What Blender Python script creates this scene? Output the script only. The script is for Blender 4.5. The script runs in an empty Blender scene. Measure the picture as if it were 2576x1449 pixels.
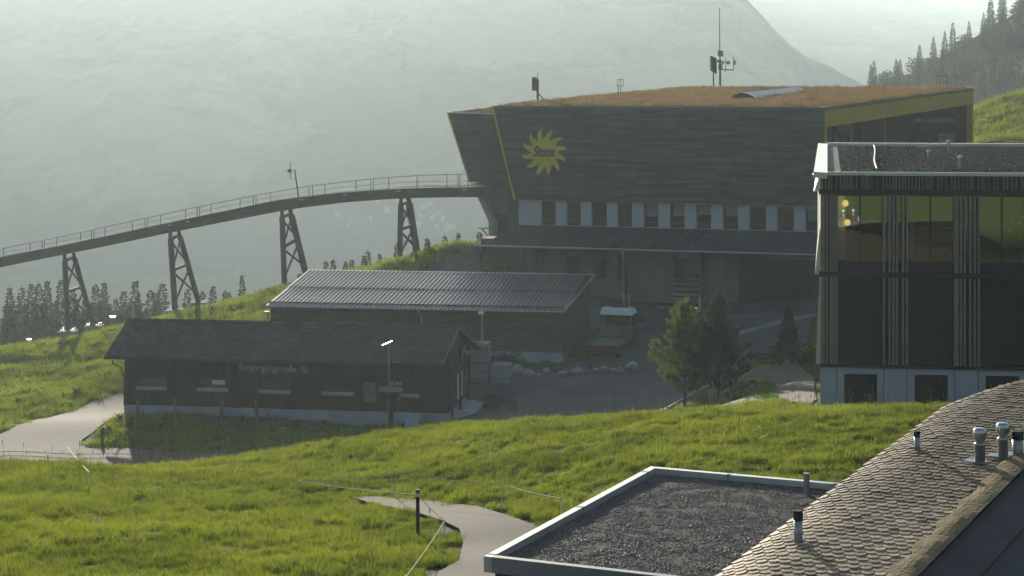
import bpy, bmesh, math, random
import numpy as np
from mathutils import Vector, Matrix, geometry, noise as mnoise
random.seed(7); np.random.seed(7)
R = math.radians
C = bpy.context.scene.collection
SC = bpy.context.scene

# ------------------------------------------------------------------ camera, sky, sun, exposure
F, CX, HY = 4800.0, 1288.0, 200.0          # focal length and horizon of the photograph on a 2576-wide grid
SUN_EL, SUN_AZ = 9.2, -12.5               # sun beyond the station, a little to the left
HAZE_DENSITY = 0.00023
cam_d = bpy.data.cameras.new('camera'); cam = bpy.data.objects.new('camera', cam_d); C.objects.link(cam)
cam.location = (0, 0, 0); cam.rotation_euler = (R(90), 0, 0)
cam_d.sensor_width = 36; cam_d.lens = F/2576*36; cam_d.shift_y = (HY-724.5)/2576
cam_d.clip_start = 0.5; cam_d.clip_end = 9000
SC.camera = cam
w = bpy.data.worlds.new('World'); SC.world = w; w.use_nodes = True
nt = w.node_tree; bg = nt.nodes['Background']
sky = nt.nodes.new('ShaderNodeTexSky'); sky.sky_type = 'NISHITA'; sky.sun_disc = False
sky.sun_elevation = R(SUN_EL); sky.sun_rotation = R(SUN_AZ) ; sky.altitude = 1300; sky.dust_density = 2.0
nt.links.new(sky.outputs[0], bg.inputs[0]); bg.inputs[1].default_value = 0.09
sl = bpy.data.lights.new('sun', 'SUN'); sl.energy = 5.0; sl.angle = R(0.55); sl.color = (1.0, 0.92, 0.76)
sun = bpy.data.objects.new('sun', sl); C.objects.link(sun)
sd = Vector((math.sin(R(SUN_AZ))*math.cos(R(SUN_EL)), math.cos(R(SUN_AZ))*math.cos(R(SUN_EL)), math.sin(R(SUN_EL))))
sun.rotation_euler = sd.to_track_quat('Z', 'Y').to_euler(); sun.location = sd*200
vs = SC.view_settings; vs.view_transform = 'Standard'; vs.look = 'None'; vs.gamma = 1; vs.use_curve_mapping = False
vs.exposure = 0.92
SC.render.engine = 'CYCLES'
SC.cycles.use_denoising = True
SC.cycles.max_bounces = 6; SC.cycles.diffuse_bounces = 3; SC.cycles.transparent_max_bounces = 12
SC.cycles.volume_bounces = 0

# ------------------------------------------------------------------ helpers
def P(px, py, Y): return Vector(((px-CX)*Y/F, Y, (HY-py)*Y/F))

def setp(o, label=None, cat=None, group=None, kind=None):
    if label: o['label'] = label
    if cat: o['category'] = cat
    if group: o['group'] = group
    if kind: o['kind'] = kind
    return o

class MB:
    def __init__(s): s.v=[]; s.f=[]; s.t=[]; s.m=[]
    def add(s, vs, fs, tone=None, mi=0):
        b=len(s.v); s.v += [tuple(x) for x in vs]
        tn = random.random() if tone is None else tone
        for f in fs: s.f.append(tuple(b+i for i in f)); s.t.append(tn); s.m.append(mi)
        return s
    def box(s, x0,x1,y0,y1,z0,z1, tone=None, mi=0):
        return s.add([(x0,y0,z0),(x1,y0,z0),(x1,y1,z0),(x0,y1,z0),(x0,y0,z1),(x1,y0,z1),(x1,y1,z1),(x0,y1,z1)],
              [(0,3,2,1),(4,5,6,7),(0,1,5,4),(1,2,6,5),(2,3,7,6),(3,0,4,7)], tone, mi)
    def hexa(s, p, tone=None, mi=0):      # eight corners: bottom ring then top ring
        return s.add(p,[(0,3,2,1),(4,5,6,7),(0,1,5,4),(1,2,6,5),(2,3,7,6),(3,0,4,7)],tone,mi)
    def bar(s, p0, p1, wx, wy, up=(0,0,1), tone=None, mi=0):
        p0=Vector(p0);p1=Vector(p1);d=(p1-p0).normalized();u=Vector(up)
        a=d.cross(u)
        if a.length<1e-4: a=d.cross(Vector((0,1,0)))
        a.normalize(); b=a.cross(d)
        a*=wx/2;b*=wy/2
        q=[p0-a-b,p0+a-b,p0+a+b,p0-a+b,p1-a-b,p1+a-b,p1+a+b,p1-a+b]
        return s.hexa(q,tone,mi)
    def tube(s, pts, r, n=8, tone=None, mi=0, r1=None):
        pts=[Vector(p) for p in pts]; k=len(pts); vs=[]; fs=[]
        for i,p in enumerate(pts):
            d=(pts[min(i+1,k-1)]-pts[max(i-1,0)]).normalized()
            a=d.cross(Vector((0,0,1)))
            if a.length<1e-3: a=d.cross(Vector((1,0,0)))
            a.normalize(); b=d.cross(a)
            rr = r if r1 is None else r+(r1-r)*i/(k-1)
            for j in range(n):
                t=2*math.pi*j/n; vs.append(p+a*rr*math.cos(t)+b*rr*math.sin(t))
        for i in range(k-1):
            for j in range(n): fs.append((i*n+j,i*n+(j+1)%n,(i+1)*n+(j+1)%n,(i+1)*n+j))
        fs.append(tuple(range(n))[::-1]); fs.append(tuple((k-1)*n+j for j in range(n)))
        return s.add(vs,fs,tone,mi)
    def lathe(s, prof, n=16, c=(0,0,0), tone=None, mi=0):
        vs=[];fs=[]
        for r,z in prof:
            for j in range(n):
                t=2*math.pi*j/n; vs.append((c[0]+r*math.cos(t),c[1]+r*math.sin(t),c[2]+z))
        for i in range(len(prof)-1):
            for j in range(n): fs.append((i*n+j,i*n+(j+1)%n,(i+1)*n+(j+1)%n,(i+1)*n+j))
        fs.append(tuple(range(n))[::-1]); fs.append(tuple((len(prof)-1)*n+j for j in range(n)))
        return s.add(vs,fs,tone,mi)
    def prism(s, pts, vec, tone=None, mi=0):
        n=len(pts); pts=[Vector(p) for p in pts]; vec=Vector(vec)
        fs=[tuple(range(n))[::-1],tuple(range(n,2*n))]+[(i,(i+1)%n,n+(i+1)%n,n+i) for i in range(n)]
        return s.add(pts+[p+vec for p in pts],fs,tone,mi)
    def mesh(s, name, mats, smooth=False):
        me=bpy.data.meshes.new(name); me.from_pydata(s.v,[],s.f)
        if not isinstance(mats,(list,tuple)): mats=[mats]
        for m in mats: me.materials.append(m)
        at=me.attributes.new('tone','FLOAT','FACE'); at.data.foreach_set('value',np.array(s.t,dtype=np.float32))
        if len(mats)>1: me.polygons.foreach_set('material_index',np.array(s.m,dtype=np.int32))
        if smooth: me.polygons.foreach_set('use_smooth',np.ones(len(s.f),dtype=bool))
        me.update(); return me
    def build(s, name, mats, parent=None, smooth=False, kind=None, label=None, loc=None):
        o=bpy.data.objects.new(name,s.mesh(name,mats,smooth)); C.objects.link(o)
        if parent is not None: o.parent=parent
        if kind: o['kind']=kind
        if label: o['label']=label
        if loc is not None: o.location=loc
        return o

def obj(name, me, parent=None, loc=(0,0,0), rot=(0,0,0), sc=None, kind=None):
    o=bpy.data.objects.new(name,me); C.objects.link(o); o.parent=parent; o.location=loc; o.rotation_euler=rot
    if sc is not None: o.scale=sc if not isinstance(sc,(int,float)) else (sc,sc,sc)
    if kind: o['kind']=kind
    return o

def thing(name, label, cat, loc=(0,0,0), rz=0, group=None):
    o=bpy.data.objects.new(name,None); C.objects.link(o); o.empty_display_size=0.3
    o.location=loc; o.rotation_euler=(0,0,rz)
    return setp(o,label,cat,group)

def kids(o): return [c for c in bpy.data.objects if c.parent==o]
def dup(root, loc, rz=None, label=None, sc=None):
    r=root.copy(); C.objects.link(r); r.location=loc
    if rz is not None: r.rotation_euler=(0,0,rz)
    if sc is not None: r.scale=(sc,sc,sc) if isinstance(sc,(int,float)) else sc
    if label: r['label']=label
    for ch in root.children:
        c=ch.copy(); C.objects.link(c); c.parent=r
        for g in ch.children:
            d=g.copy(); C.objects.link(d); d.parent=c
    return r

class Fr:                                   # a building's own axes: x along the front, y away, z up
    def __init__(s, O, deg):
        s.O=Vector(O); s.a=R(deg); s.u=Vector((math.cos(s.a),math.sin(s.a),0)); s.v=Vector((-math.sin(s.a),math.cos(s.a),0))
    def pix(s, px, py, d=0.0):
        dr=Vector(((px-CX)/F,1,(HY-py)/F)); t=(d+s.O.dot(s.v))/dr.dot(s.v); p=dr*t-s.O
        return p.dot(s.u), p.z
    def x(s, px, d=0.0): return s.pix(px,500,d)[0]
    def p3(s, px, py, d=0.0): a=s.pix(px,py,d); return Vector((a[0],d,a[1]))
    def loc(s, Pw): q=Vector(Pw)-s.O; return Vector((q.dot(s.u),q.dot(s.v),q.z))

# ------------------------------------------------------------------ materials (all procedural)
def nmat(name):
    m=bpy.data.materials.new(name); m.use_nodes=True; n=m.node_tree
    return m,n,n.nodes['Principled BSDF']
def pm(name, col, rough=0.8, var=0.25, scale=3.0, metal=0.0, bump=0.0, bscale=None, spec=0.3, tonev=0.0, objv=0.0, streak=None, col2=None, detail=6):
    m,n,b=nmat(name); N=n.nodes; L=n.links
    if name=='dark_window_glass': b.inputs['IOR'].default_value=2.3
    b.inputs['Roughness'].default_value=rough; b.inputs['Metallic'].default_value=metal
    b.inputs['Specular IOR Level'].default_value=spec
    tc=N.new('ShaderNodeTexCoord'); mp=N.new('ShaderNodeMapping'); L.new(tc.outputs['Object'],mp.inputs[0])
    if streak: mp.inputs['Scale'].default_value=streak
    nz=N.new('ShaderNodeTexNoise'); nz.inputs['Scale'].default_value=scale; nz.inputs['Detail'].default_value=detail; nz.inputs['Roughness'].default_value=0.65
    L.new(mp.outputs[0],nz.inputs['Vector'])
    rp=N.new('ShaderNodeValToRGB'); rp.color_ramp.elements[0].position=0.3; rp.color_ramp.elements[1].position=0.7
    c2=col2 or col
    rp.color_ramp.elements[0].color=[c*(1-var) for c in col]+[1]; rp.color_ramp.elements[1].color=[min(1,c*(1+var)) for c in c2]+[1]
    L.new(nz.outputs['Fac'],rp.inputs[0]); out=rp.outputs[0]
    def mul(out, src, v):
        mr=N.new('ShaderNodeMapRange'); mr.inputs['To Min'].default_value=1-v; mr.inputs['To Max'].default_value=1+v
        L.new(src,mr.inputs['Value']); mx=N.new('ShaderNodeVectorMath'); mx.operation='SCALE'
        L.new(out,mx.inputs[0]); L.new(mr.outputs[0],mx.inputs['Scale']); return mx.outputs[0]
    if tonev:
        at=N.new('ShaderNodeAttribute'); at.attribute_name='tone'; out=mul(out,at.outputs['Fac'],tonev)
    if objv:
        oi=N.new('ShaderNodeObjectInfo'); out=mul(out,oi.outputs['Random'],objv)
    L.new(out,b.inputs['Base Color'])
    if bump:
        n2=N.new('ShaderNodeTexNoise'); n2.inputs['Scale'].default_value=bscale or scale*6; n2.inputs['Detail'].default_value=5
        L.new(mp.outputs[0],n2.inputs['Vector']); bp=N.new('ShaderNodeBump'); bp.inputs['Strength'].default_value=bump; bp.inputs['Distance'].default_value=0.03
        L.new(n2.outputs['Fac'],bp.inputs['Height']); L.new(bp.outputs[0],b.inputs['Normal'])
    return m
def leafmat(name, col, trans, var=0.3, transmix=0.5, noise_scale=0.35, col2=None, rough=0.5, gloss=0.04):
    m=bpy.data.materials.new(name); m.use_nodes=True; n=m.node_tree; N=n.nodes; L=n.links
    for x in list(N): N.remove(x)
    out=N.new('ShaderNodeOutputMaterial'); d=N.new('ShaderNodeBsdfDiffuse'); t=N.new('ShaderNodeBsdfTranslucent'); mx=N.new('ShaderNodeMixShader')
    mx.inputs[0].default_value=transmix
    oi=N.new('ShaderNodeObjectInfo'); geo=N.new('ShaderNodeNewGeometry'); at=N.new('ShaderNodeAttribute'); at.attribute_name='tone'
    nz=N.new('ShaderNodeTexNoise'); nz.inputs['Scale'].default_value=noise_scale; nz.inputs['Detail'].default_value=4
    L.new(geo.outputs['Position'],nz.inputs['Vector'])
    ad=N.new('ShaderNodeMath'); ad.operation='ADD'; L.new(oi.outputs['Random'],ad.inputs[0]); L.new(at.outputs['Fac'],ad.inputs[1])
    a2=N.new('ShaderNodeMath'); a2.operation='MULTIPLY_ADD'; L.new(ad.outputs[0],a2.inputs[0]); a2.inputs[1].default_value=0.28
    nm=N.new('ShaderNodeMapRange'); nm.inputs['From Min'].default_value=0.3; nm.inputs['From Max'].default_value=0.7; nm.inputs['To Max'].default_value=0.5; L.new(nz.outputs['Fac'],nm.inputs['Value'])
    L.new(nm.outputs[0],a2.inputs[2])
    def ramp(c,cb):
        r=N.new('ShaderNodeValToRGB'); r.color_ramp.elements[0].color=[x*(1-var) for x in c]+[1]; r.color_ramp.elements[1].color=[x*(1+var) for x in cb]+[1]
        L.new(a2.outputs[0],r.inputs[0]); return r.outputs[0]
    c2=col2 or col
    L.new(ramp(col,c2),d.inputs[0])
    k=[trans[i]/max(col[i],1e-3) for i in range(3)]
    L.new(ramp(trans,[c2[i]*k[i] for i in range(3)]),t.inputs[0])
    L.new(d.outputs[0],mx.inputs[1]); L.new(t.outputs[0],mx.inputs[2])
    g=N.new('ShaderNodeBsdfGlossy'); g.inputs['Roughness'].default_value=rough; g.inputs[0].default_value=(1,1,1,1)
    m2=N.new('ShaderNodeMixShader'); m2.inputs[0].default_value=gloss
    L.new(mx.outputs[0],m2.inputs[1]); L.new(g.outputs[0],m2.inputs[2]); L.new(m2.outputs[0],out.inputs[0])
    return m
def glassmat(name, tint, refl=0.12, rough=0.02):
    m=bpy.data.materials.new(name); m.use_nodes=True; n=m.node_tree; N=n.nodes; L=n.links
    for x in list(N): N.remove(x)
    out=N.new('ShaderNodeOutputMaterial'); t=N.new('ShaderNodeBsdfTransparent'); t.inputs[0].default_value=(*tint,1)
    g=N.new('ShaderNodeBsdfGlossy'); g.inputs['Roughness'].default_value=rough; g.inputs[0].default_value=(.9,.95,.9,1)
    fr=N.new('ShaderNodeFresnel'); fr.inputs[0].default_value=1.5
    ad=N.new('ShaderNodeMath'); ad.operation='ADD'; ad.inputs[1].default_value=refl; L.new(fr.outputs[0],ad.inputs[0])
    mx=N.new('ShaderNodeMixShader'); L.new(ad.outputs[0],mx.inputs[0]); L.new(t.outputs[0],mx.inputs[1]); L.new(g.outputs[0],mx.inputs[2]); L.new(mx.outputs[0],out.inputs[0])
    return m
def emitmat(name, col, s):
    m,n,b=nmat(name); b.inputs['Base Color'].default_value=(*col,1); b.inputs['Emission Color'].default_value=(*col,1); b.inputs['Emission Strength'].default_value=s; return m

M=dict(
 soil=None,
 asphalt=pm('asphalt',(.050,.051,.053),.85,.38,.35,bump=.25,bscale=25,col2=(.065,.066,.066)),
 gravelroad=pm('pale_track',(.066,.054,.038),.9,.25,1.2,bump=.5,bscale=18),
 pavers=pm('pavers',(.07,.066,.06),.85,.2,2.5,bump=.3,bscale=12),
 concrete=pm('concrete',(.36,.37,.36),.8,.22,1.1,bump=.15,bscale=15,objv=.06,tonev=.05),
 concdark=pm('weathered_concrete',(.19,.18,.16),.85,.25,.5,bump=.2,bscale=9),
 wallwhite=pm('white_render',(.40,.405,.42),.8,.07,2.0,bump=.1),
 wallbeige=pm('beige_render',(.21,.19,.15),.85,.15,1.2),
 clad=pm('slate_cladding',(.036,.040,.040),.55,.25,.9,tonev=.65,bump=.15,bscale=8,spec=.4),
 cladwing=pm('slate_cladding_wing',(.06,.062,.055),.6,.2,.9,tonev=.3,spec=.4),
 yellow=pm('yellow_panel',(.50,.32,.025),.5,.12,1.2,bump=.05),
 yellowsign=pm('yellow_sign',(.62,.47,.04),.55,.08,3),
 redsign=pm('dark_red_lettering',(.16,.02,.02),.6,.1,3),
 whitesign=pm('white_lettering',(.80,.81,.81),.6,.1,5),
 woodhut=pm('dark_stained_boards',(.036,.025,.015),.75,.4,1.4,objv=.3,tonev=.3,streak=(7,7,.6),bump=.3,bscale=6),
 woodbarn=pm('brown_log_siding',(.060,.040,.019),.75,.35,1.2,tonev=.3,streak=(.5,7,7),bump=.3,bscale=6),
 woodred=pm('red_brown_boards',(.085,.042,.022),.75,.3,1.4,objv=.3,tonev=.25,streak=(6,6,.6)),
 woodgrey=pm('weathered_timber',(.20,.17,.13),.85,.3,2.0,objv=.15,streak=(5,5,.8),bump=.4),
 woodpale=pm('pale_sawn_timber',(.30,.22,.13),.8,.25,2.0,objv=.2,tonev=.25),
 tilehut=pm('grey_roof_tile',(.068,.062,.060),.75,.25,1.0,tonev=.28,bump=.2),
 tilecan=pm('canopy_roof_sheet',(.05,.055,.06),.5,.2,.6,tonev=.1,metal=.2),
 metalroof=pm('ribbed_metal_sheet',(.10,.115,.135),.30,.22,.7,metal=.75,objv=.06,bump=.05),
 metal=pm('galvanised_metal',(.42,.43,.43),.38,.2,4,metal=.85),
 steelpaint=pm('grey_steel',(.10,.09,.08),.75,.2,2),
 girder=pm('rusty_girder',(.095,.08,.06),.7,.3,.8,metal=.1,bump=.15,streak=(1,1,3)),
 coping=pm('white_metal_coping',(.74,.74,.70),.28,.08,2,metal=.6),
 copinggrey=pm('grey_metal_coping',(.34,.35,.36),.35,.1,2,metal=.6),
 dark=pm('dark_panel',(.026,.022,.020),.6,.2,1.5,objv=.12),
 slat=pm('brown_metal_slat',(.26,.20,.155),.55,.15,2,objv=.12,metal=.2),
 slatdark=pm('dark_brown_band',(.035,.030,.028),.6,.15,2),
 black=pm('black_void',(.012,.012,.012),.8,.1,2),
 gravel=pm('roof_gravel',(.10,.092,.088),.9,.35,9,bump=.8,bscale=40),
 pebble=pm('pebble',(.125,.105,.09),.6,.3,2,objv=.55,spec=.5),
 tile=pm('weathered_shingle',(.34,.245,.15),.62,.32,2.5,tonev=.42,objv=.42,bump=.5,bscale=22),
 moss=pm('mossy_ridge',(.22,.16,.075),.95,.35,2.2,bump=.9,bscale=12),
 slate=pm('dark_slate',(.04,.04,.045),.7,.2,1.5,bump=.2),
 steel=pm('stainless_steel',(.5,.5,.5),.28,.12,4,metal=.95),
 stone=pm('boulder',(.30,.30,.29),.85,.3,1.6,bump=.6,bscale=6,objv=.2),
 paver=pm('paver_slab',(.27,.265,.255),.85,.15,2,objv=.12),
 bark=pm('bark',(.07,.05,.035),.9,.3,3,bump=.6),
 redpaint=pm('red_paint',(.075,.016,.014),.5,.25,2,bump=.05),
 whitepaint=pm('white_paint',(.72,.72,.70),.45,.1,2),
 rubber=pm('rubber',(.02,.02,.02),.85,.2,4),
 bedgrey=pm('truck_bed',(.13,.125,.12),.6,.25,2),
 poster=pm('poster_blue',(.10,.17,.30),.5,.5,3.0,col2=(.30,.14,.10)),
 signblue=pm('pale_blue_board',(.34,.48,.56),.5,.15,3),
 signyellow=pm('hiking_sign',(.34,.33,.20),.6,.15,3),
 sofa=pm('orange_upholstery',(.30,.075,.02),.8,.3,1.2),
 roomwall=pm('room_wall',(.30,.31,.28),.9,.2,.8),
 roompale=pm('room_pale_panel',(.66,.76,.70),.8,.15,1.0),
 roomfloor=pm('room_floor',(.12,.09,.06),.7,.2,1.5),
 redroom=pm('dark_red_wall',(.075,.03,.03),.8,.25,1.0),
 blind=pm('pale_blind',(.22,.20,.18),.7,.12,3,streak=(1,1,6)),
 paneb=pm('dark_station_glass',(.020,.021,.022),.08,.2,1.0,spec=.5),
 pane=pm('dark_window_glass',(.030,.033,.033),.07,.2,1.0,spec=.8),
 glass=glassmat('lodge_glass',(.74,.80,.72),.30),
 hutglass=glassmat('hut_glass',(.45,.5,.42),.14),
 lamp=emitmat('warm_bulb',(1.0,.58,.2),1.3),
 lens=pm('lamp_lens',(.55,.55,.52),.15,.05,3),
 rope=pm('fence_rope',(.62,.58,.45),.7,.15,20),
 housewall=pm('far_house_wall',(.32,.33,.33),.8,.05,1), houseroof=pm('far_house_roof',(.20,.15,.13),.8,.1,1),
 grass=leafmat('meadow_grass_blade',(.044,.077,.012),(.145,.215,.02),.6,.5,.28,col2=(.082,.112,.015)),
 weed=leafmat('broad_weed_leaf',(.045,.078,.018),(.11,.16,.025),.35,.45,.5),
 lawn=leafmat('lawn_blade',(.10,.19,.03),(.08,.16,.02),.15,.4,.5),
 dry=leafmat('dry_roof_grass',(.115,.093,.055),(.18,.14,.075),.4,.5,.6,col2=(.17,.11,.05)),
 seed=leafmat('seed_stalk',(.25,.20,.10),(.35,.28,.14),.3,.5,.5),
 umbel=leafmat('white_umbel',(.55,.55,.48),(.4,.4,.3),.1,.4,2),
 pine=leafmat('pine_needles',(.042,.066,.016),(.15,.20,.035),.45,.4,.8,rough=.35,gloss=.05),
 pineshade=leafmat('shaded_blue_green_needles',(.028,.044,.030),(.05,.07,.035),.3,.3,.8),  # darker copy of the pine needles, the rear tree's shade put into the colour
 spruce=leafmat('spruce_needles',(.022,.034,.018),(.03,.04,.015),.35,.25,.4),
 decid=leafmat('broadleaf_crown',(.055,.07,.022),(.08,.10,.025),.4,.35,.12,col2=(.075,.075,.025)),
 pebbledark=pm('dark_pebble',(.042,.039,.039),.7,.3,2,objv=.5,spec=.2),
 shrub=leafmat('shrub_leaf',(.04,.06,.018),(.06,.09,.02),.35,.4,1.0),
)
def soilmat():
    m,n,b=nmat('meadow_ground'); N=n.nodes; L=n.links; b.inputs['Roughness'].default_value=.95; b.inputs['Specular IOR Level'].default_value=.1
    geo=N.new('ShaderNodeNewGeometry')
    def nz(s,d=6):
        x=N.new('ShaderNodeTexNoise'); x.inputs['Scale'].default_value=s; x.inputs['Detail'].default_value=d; L.new(geo.outputs['Position'],x.inputs['Vector']); return x.outputs['Fac']
    r=N.new('ShaderNodeValToRGB'); e=r.color_ramp.elements; e[0].position=.35; e[1].position=.68; e[0].color=(.018,.034,.008,1); e[1].color=(.055,.085,.014,1)
    x=e.new(.5); x.color=(.032,.058,.010,1)
    a=N.new('ShaderNodeMath'); a.operation='MULTIPLY_ADD'; L.new(nz(1.6,8),a.inputs[0]); a.inputs[1].default_value=.5
    q=N.new('ShaderNodeMath'); q.operation='MULTIPLY'; L.new(nz(.11,4),q.inputs[0]); q.inputs[1].default_value=.5; L.new(q.outputs[0],a.inputs[2])
    sp=N.new('ShaderNodeSeparateXYZ'); L.new(geo.outputs['Position'],sp.inputs[0]); mw=N.new('ShaderNodeMapRange'); mw.inputs['From Min'].default_value=29; mw.inputs['From Max'].default_value=24; L.new(sp.outputs['Y'],mw.inputs['Value'])
    r2=N.new('ShaderNodeValToRGB'); r2.color_ramp.elements[0].color=(.075,.11,.025,1); r2.color_ramp.elements[1].color=(.15,.18,.045,1); L.new(a.outputs[0],r2.inputs[0])     # unseen meadow behind the viewpoint, brightened so the lodge glass reflects green
    mc=N.new('ShaderNodeMixRGB'); L.new(mw.outputs[0],mc.inputs[0]); L.new(r.outputs[0],mc.inputs[1]); L.new(r2.outputs[0],mc.inputs[2])
    L.new(a.outputs[0],r.inputs[0]); L.new(mc.outputs[0],b.inputs['Base Color'])
    bp=N.new('ShaderNodeBump'); bp.inputs['Strength'].default_value=.6; bp.inputs['Distance'].default_value=.15; L.new(nz(2.5,8),bp.inputs['Height']); L.new(bp.outputs[0],b.inputs['Normal'])
    return m
M['soil']=soilmat()
def mountmat(name, a, b_, sc):
    m,n,b=nmat(name); N=n.nodes; L=n.links; b.inputs['Roughness'].default_value=.95; b.inputs['Specular IOR Level'].default_value=0
    geo=N.new('ShaderNodeNewGeometry'); x=N.new('ShaderNodeTexNoise'); x.inputs['Scale'].default_value=sc; x.inputs['Detail'].default_value=9; x.inputs['Roughness'].default_value=.62; L.new(geo.outputs['Position'],x.inputs['Vector'])
    r=N.new('ShaderNodeValToRGB'); e=r.color_ramp.elements; e[0].position=.47; e[1].position=.56; e[0].color=(*a,1); e[1].color=(*b_,1)
    L.new(x.outputs['Fac'],r.inputs[0]); L.new(r.outputs[0],b.inputs['Base Color']); return m
M['mount']=mountmat('forested_mountain',(.012,.02,.012),(.17,.19,.09),.0032)
M['mountfar']=mountmat('far_alp',(.03,.045,.03),(.2,.25,.09),.0026)
M['woodhill']=mountmat('wooded_slope',(.025,.034,.016),(.05,.06,.02),.06)

# ------------------------------------------------------------------ terrain heights
A=[ # px, py, depth on the photograph's ground
 (-150,938,182),(0,920,180),(150,892,177),(300,858,172),(400,828,170),(500,786,168),(640,752,164),(720,724,162),(800,704,160),(900,682,158),(1000,664,156),(1120,634,154),(1215,606,152),
 (0,985,130),(0,1050,112),(150,930,135),(150,1010,118),(300,880,145),(300,960,124),(500,850,140),(650,790,148),(800,740,148),(900,705,149),(1050,680,147),(1180,680,146),
 (-100,1080,104),(0,1100,101),(150,1060,107),(312,1047,112.3),(312,1015,118),(700,1053,111),(1125,1061,109.3),(1167,1030,116),
 (0,1140,96),(200,1150,95.5),(330,1165,95),(600,1140,97),(250,1110,101),(450,1090,104),(800,1095,104),
 (1170,965,118),(1290,970,117),(1300,1010,111),(1415,915,124),(1530,905,123.5),(1600,950,117),(1450,1000,111.5),(1650,1000,108),(1600,1040,103.5),(1350,1045,104),(1660,1035,102.5),
 (1575,770,144),(1760,778,142.5),(2050,760,140),(1650,800,139),(1650,880,126),(1900,800,133),(2000,880,112),(2050,790,134),(1880,930,106),(1700,960,112),(1850,950,98),(1960,950,92),
 (2060,940,88),(1850,1010,84),(1960,1010,79),(2064,1012,70),
 (2360,1022,58),(2200,1028,59),(1900,1040,61),(1650,1050,63),(1400,1068,65),(1100,1082,67),(900,1102,69),(720,1148,71),(620,1196,72),
 (2300,1100,52),(2000,1120,53),(1637,1172,51),(1700,1100,56.5),(1300,1150,57),(1000,1170,59),(800,1200,60),(1400,1250,50),(1200,1300,47.5),(950,1272,51.5),(1150,1449,38),(1400,1340,45),
 (0,1166,63),(200,1178,62.5),(340,1198,62),(500,1200,61),(600,1200,60.5),(700,1212,58),(820,1252,54),(900,1280,52),(1050,1325,47),(0,1449,37),(500,1449,37),(300,1300,47),(700,1330,46)]
B=[(1.8,80,-15.2),(7,92,-17),(5.7,78,-14.2),(-3.2,82,-16),(-8.5,84,-17.2),(9.8,66,-11.6),(16,64,-11.5),(-13,84,-18),(-17,78,-17),(-22,78,-17.2),(-12,76,-16.5),(-10,120,-19.6),
 (0,10,-7),(-20,10,-7),(20,10,-6.5),(0,-30,-4),(-40,-30,-5),(40,-30,-3),(0,-100,14),(-60,-100,12),(60,-100,16),(0,-200,45),(-80,-200,42),(80,-200,47),
 (20,100,-13.2),(40,100,-11),(45,70,-10),(30,60,-10),(25,45,-9.8),(20,30,-9),(60,140,-12),(45,150,-14),(42,200,-9),(30,200,-12),
 (-50,194,-33),(-40,194,-32.5),(-30,192,-30),(-22,188,-27),(-45,215,-38),(-25,210,-36),(-10,205,-33),(5,200,-28),(15,195,-22),(-50,260,-52),(-20,260,-52),(10,260,-48),(40,260,-25),(70,285,-9),(90,230,1),(90,180,-4),
 (10,165,-16),(25,160,-16),(0,153,-15.5),(-60,100,-20),(-60,130,-23),(-70,170,-27),(-40,70,-16.5),(-30,50,-12.5),(-35,38,-10.5)]
for q in ((2500,358,195),(2452,272,230),(2576,246,236),(2460,358,192),(2700,205,240),(2600,340,195)): A.append(q)
pts=np.array([tuple(P(*a)) for a in A]+[tuple(b) for b in B])
MQ=5.0
def _solve():
    d=np.sqrt(((pts[:,None,:2]-pts[None,:,:2])**2).sum(-1)+MQ*MQ)
    n=len(pts); K=np.zeros((n+3,n+3)); K[:n,:n]=d-np.eye(n)*0.15; Q=np.c_[np.ones(n),pts[:,:2]]; K[:n,n:]=Q; K[n:,:n]=Q.T
    return np.linalg.solve(K,np.r_[pts[:,2],0,0,0])
W=_solve()
def sm(t): t=np.clip(t,0,1); return t*t*(3-2*t)
def Hf(x,y):
    x=np.asarray(x,float); y=np.asarray(y,float); sh=x.shape; xf=x.ravel(); yf=y.ravel(); z=np.zeros_like(xf)
    for i in range(0,len(xf),20000):
        a=xf[i:i+20000]; b=yf[i:i+20000]
        d=np.sqrt((a[:,None]-pts[None,:,0])**2+(b[:,None]-pts[None,:,1])**2+MQ*MQ)
        z[i:i+20000]=d@W[:-3]+W[-3]+W[-2]*a+W[-1]*b
    # far form of the land
    g=np.where(yf>150, -45-103*sm((yf-230)/500), np.where(xf>0, -8+np.minimum(.12*xf,60), np.maximum(-20-.25*np.abs(xf),-120)))
    g=np.where((xf>60)&(yf>150), np.maximum(g,-20-0.1*np.maximum(yf-300,0)-.0*xf), g)
    g=np.maximum(g,-148)
    g=np.where(yf<0, np.minimum(np.maximum(-.22*yf-5,-8),85)+0*g, g)
    dx=np.maximum(np.maximum(-70-xf,xf-92),0); dy=np.maximum(np.maximum(-200-yf,yf-262),0)
    k=sm(np.sqrt(dx*dx+dy*dy)/70.0)
    z=z*(1-k)+g*k
    # gentle natural unevenness of the meadow
    z+= .05*np.sin(xf*.9+1.3*np.sin(yf*.37))*np.sin(yf*.8+np.sin(xf*.5))*((yf<76)|(yf>118))
    return z.reshape(sh)
def H(x,y): return float(Hf(np.array([x]),np.array([y]))[0])
_Yr=np.concatenate([np.arange(30,130,.25),np.arange(130,300,.5)])
def G(px,py,ymin=30):                        # where the sight line through a photograph point meets the ground
    Y=_Yr[_Yr>=ymin]; X=(px-CX)*Y/F; Z=(HY-py)*Y/F
    d=Z-Hf(X,Y); i=np.where((d[:-1]>0)&(d[1:]<=0))[0]
    if len(i)==0:
        k=int(np.argmin(np.abs(d))); return Vector((X[k],Y[k],H(X[k],Y[k])))
    k=i[0]; t=d[k]/(d[k]-d[k+1]); y=Y[k]+(Y[k+1]-Y[k])*t; x=(px-CX)*y/F
    return Vector((x,y,H(x,y)))
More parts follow.
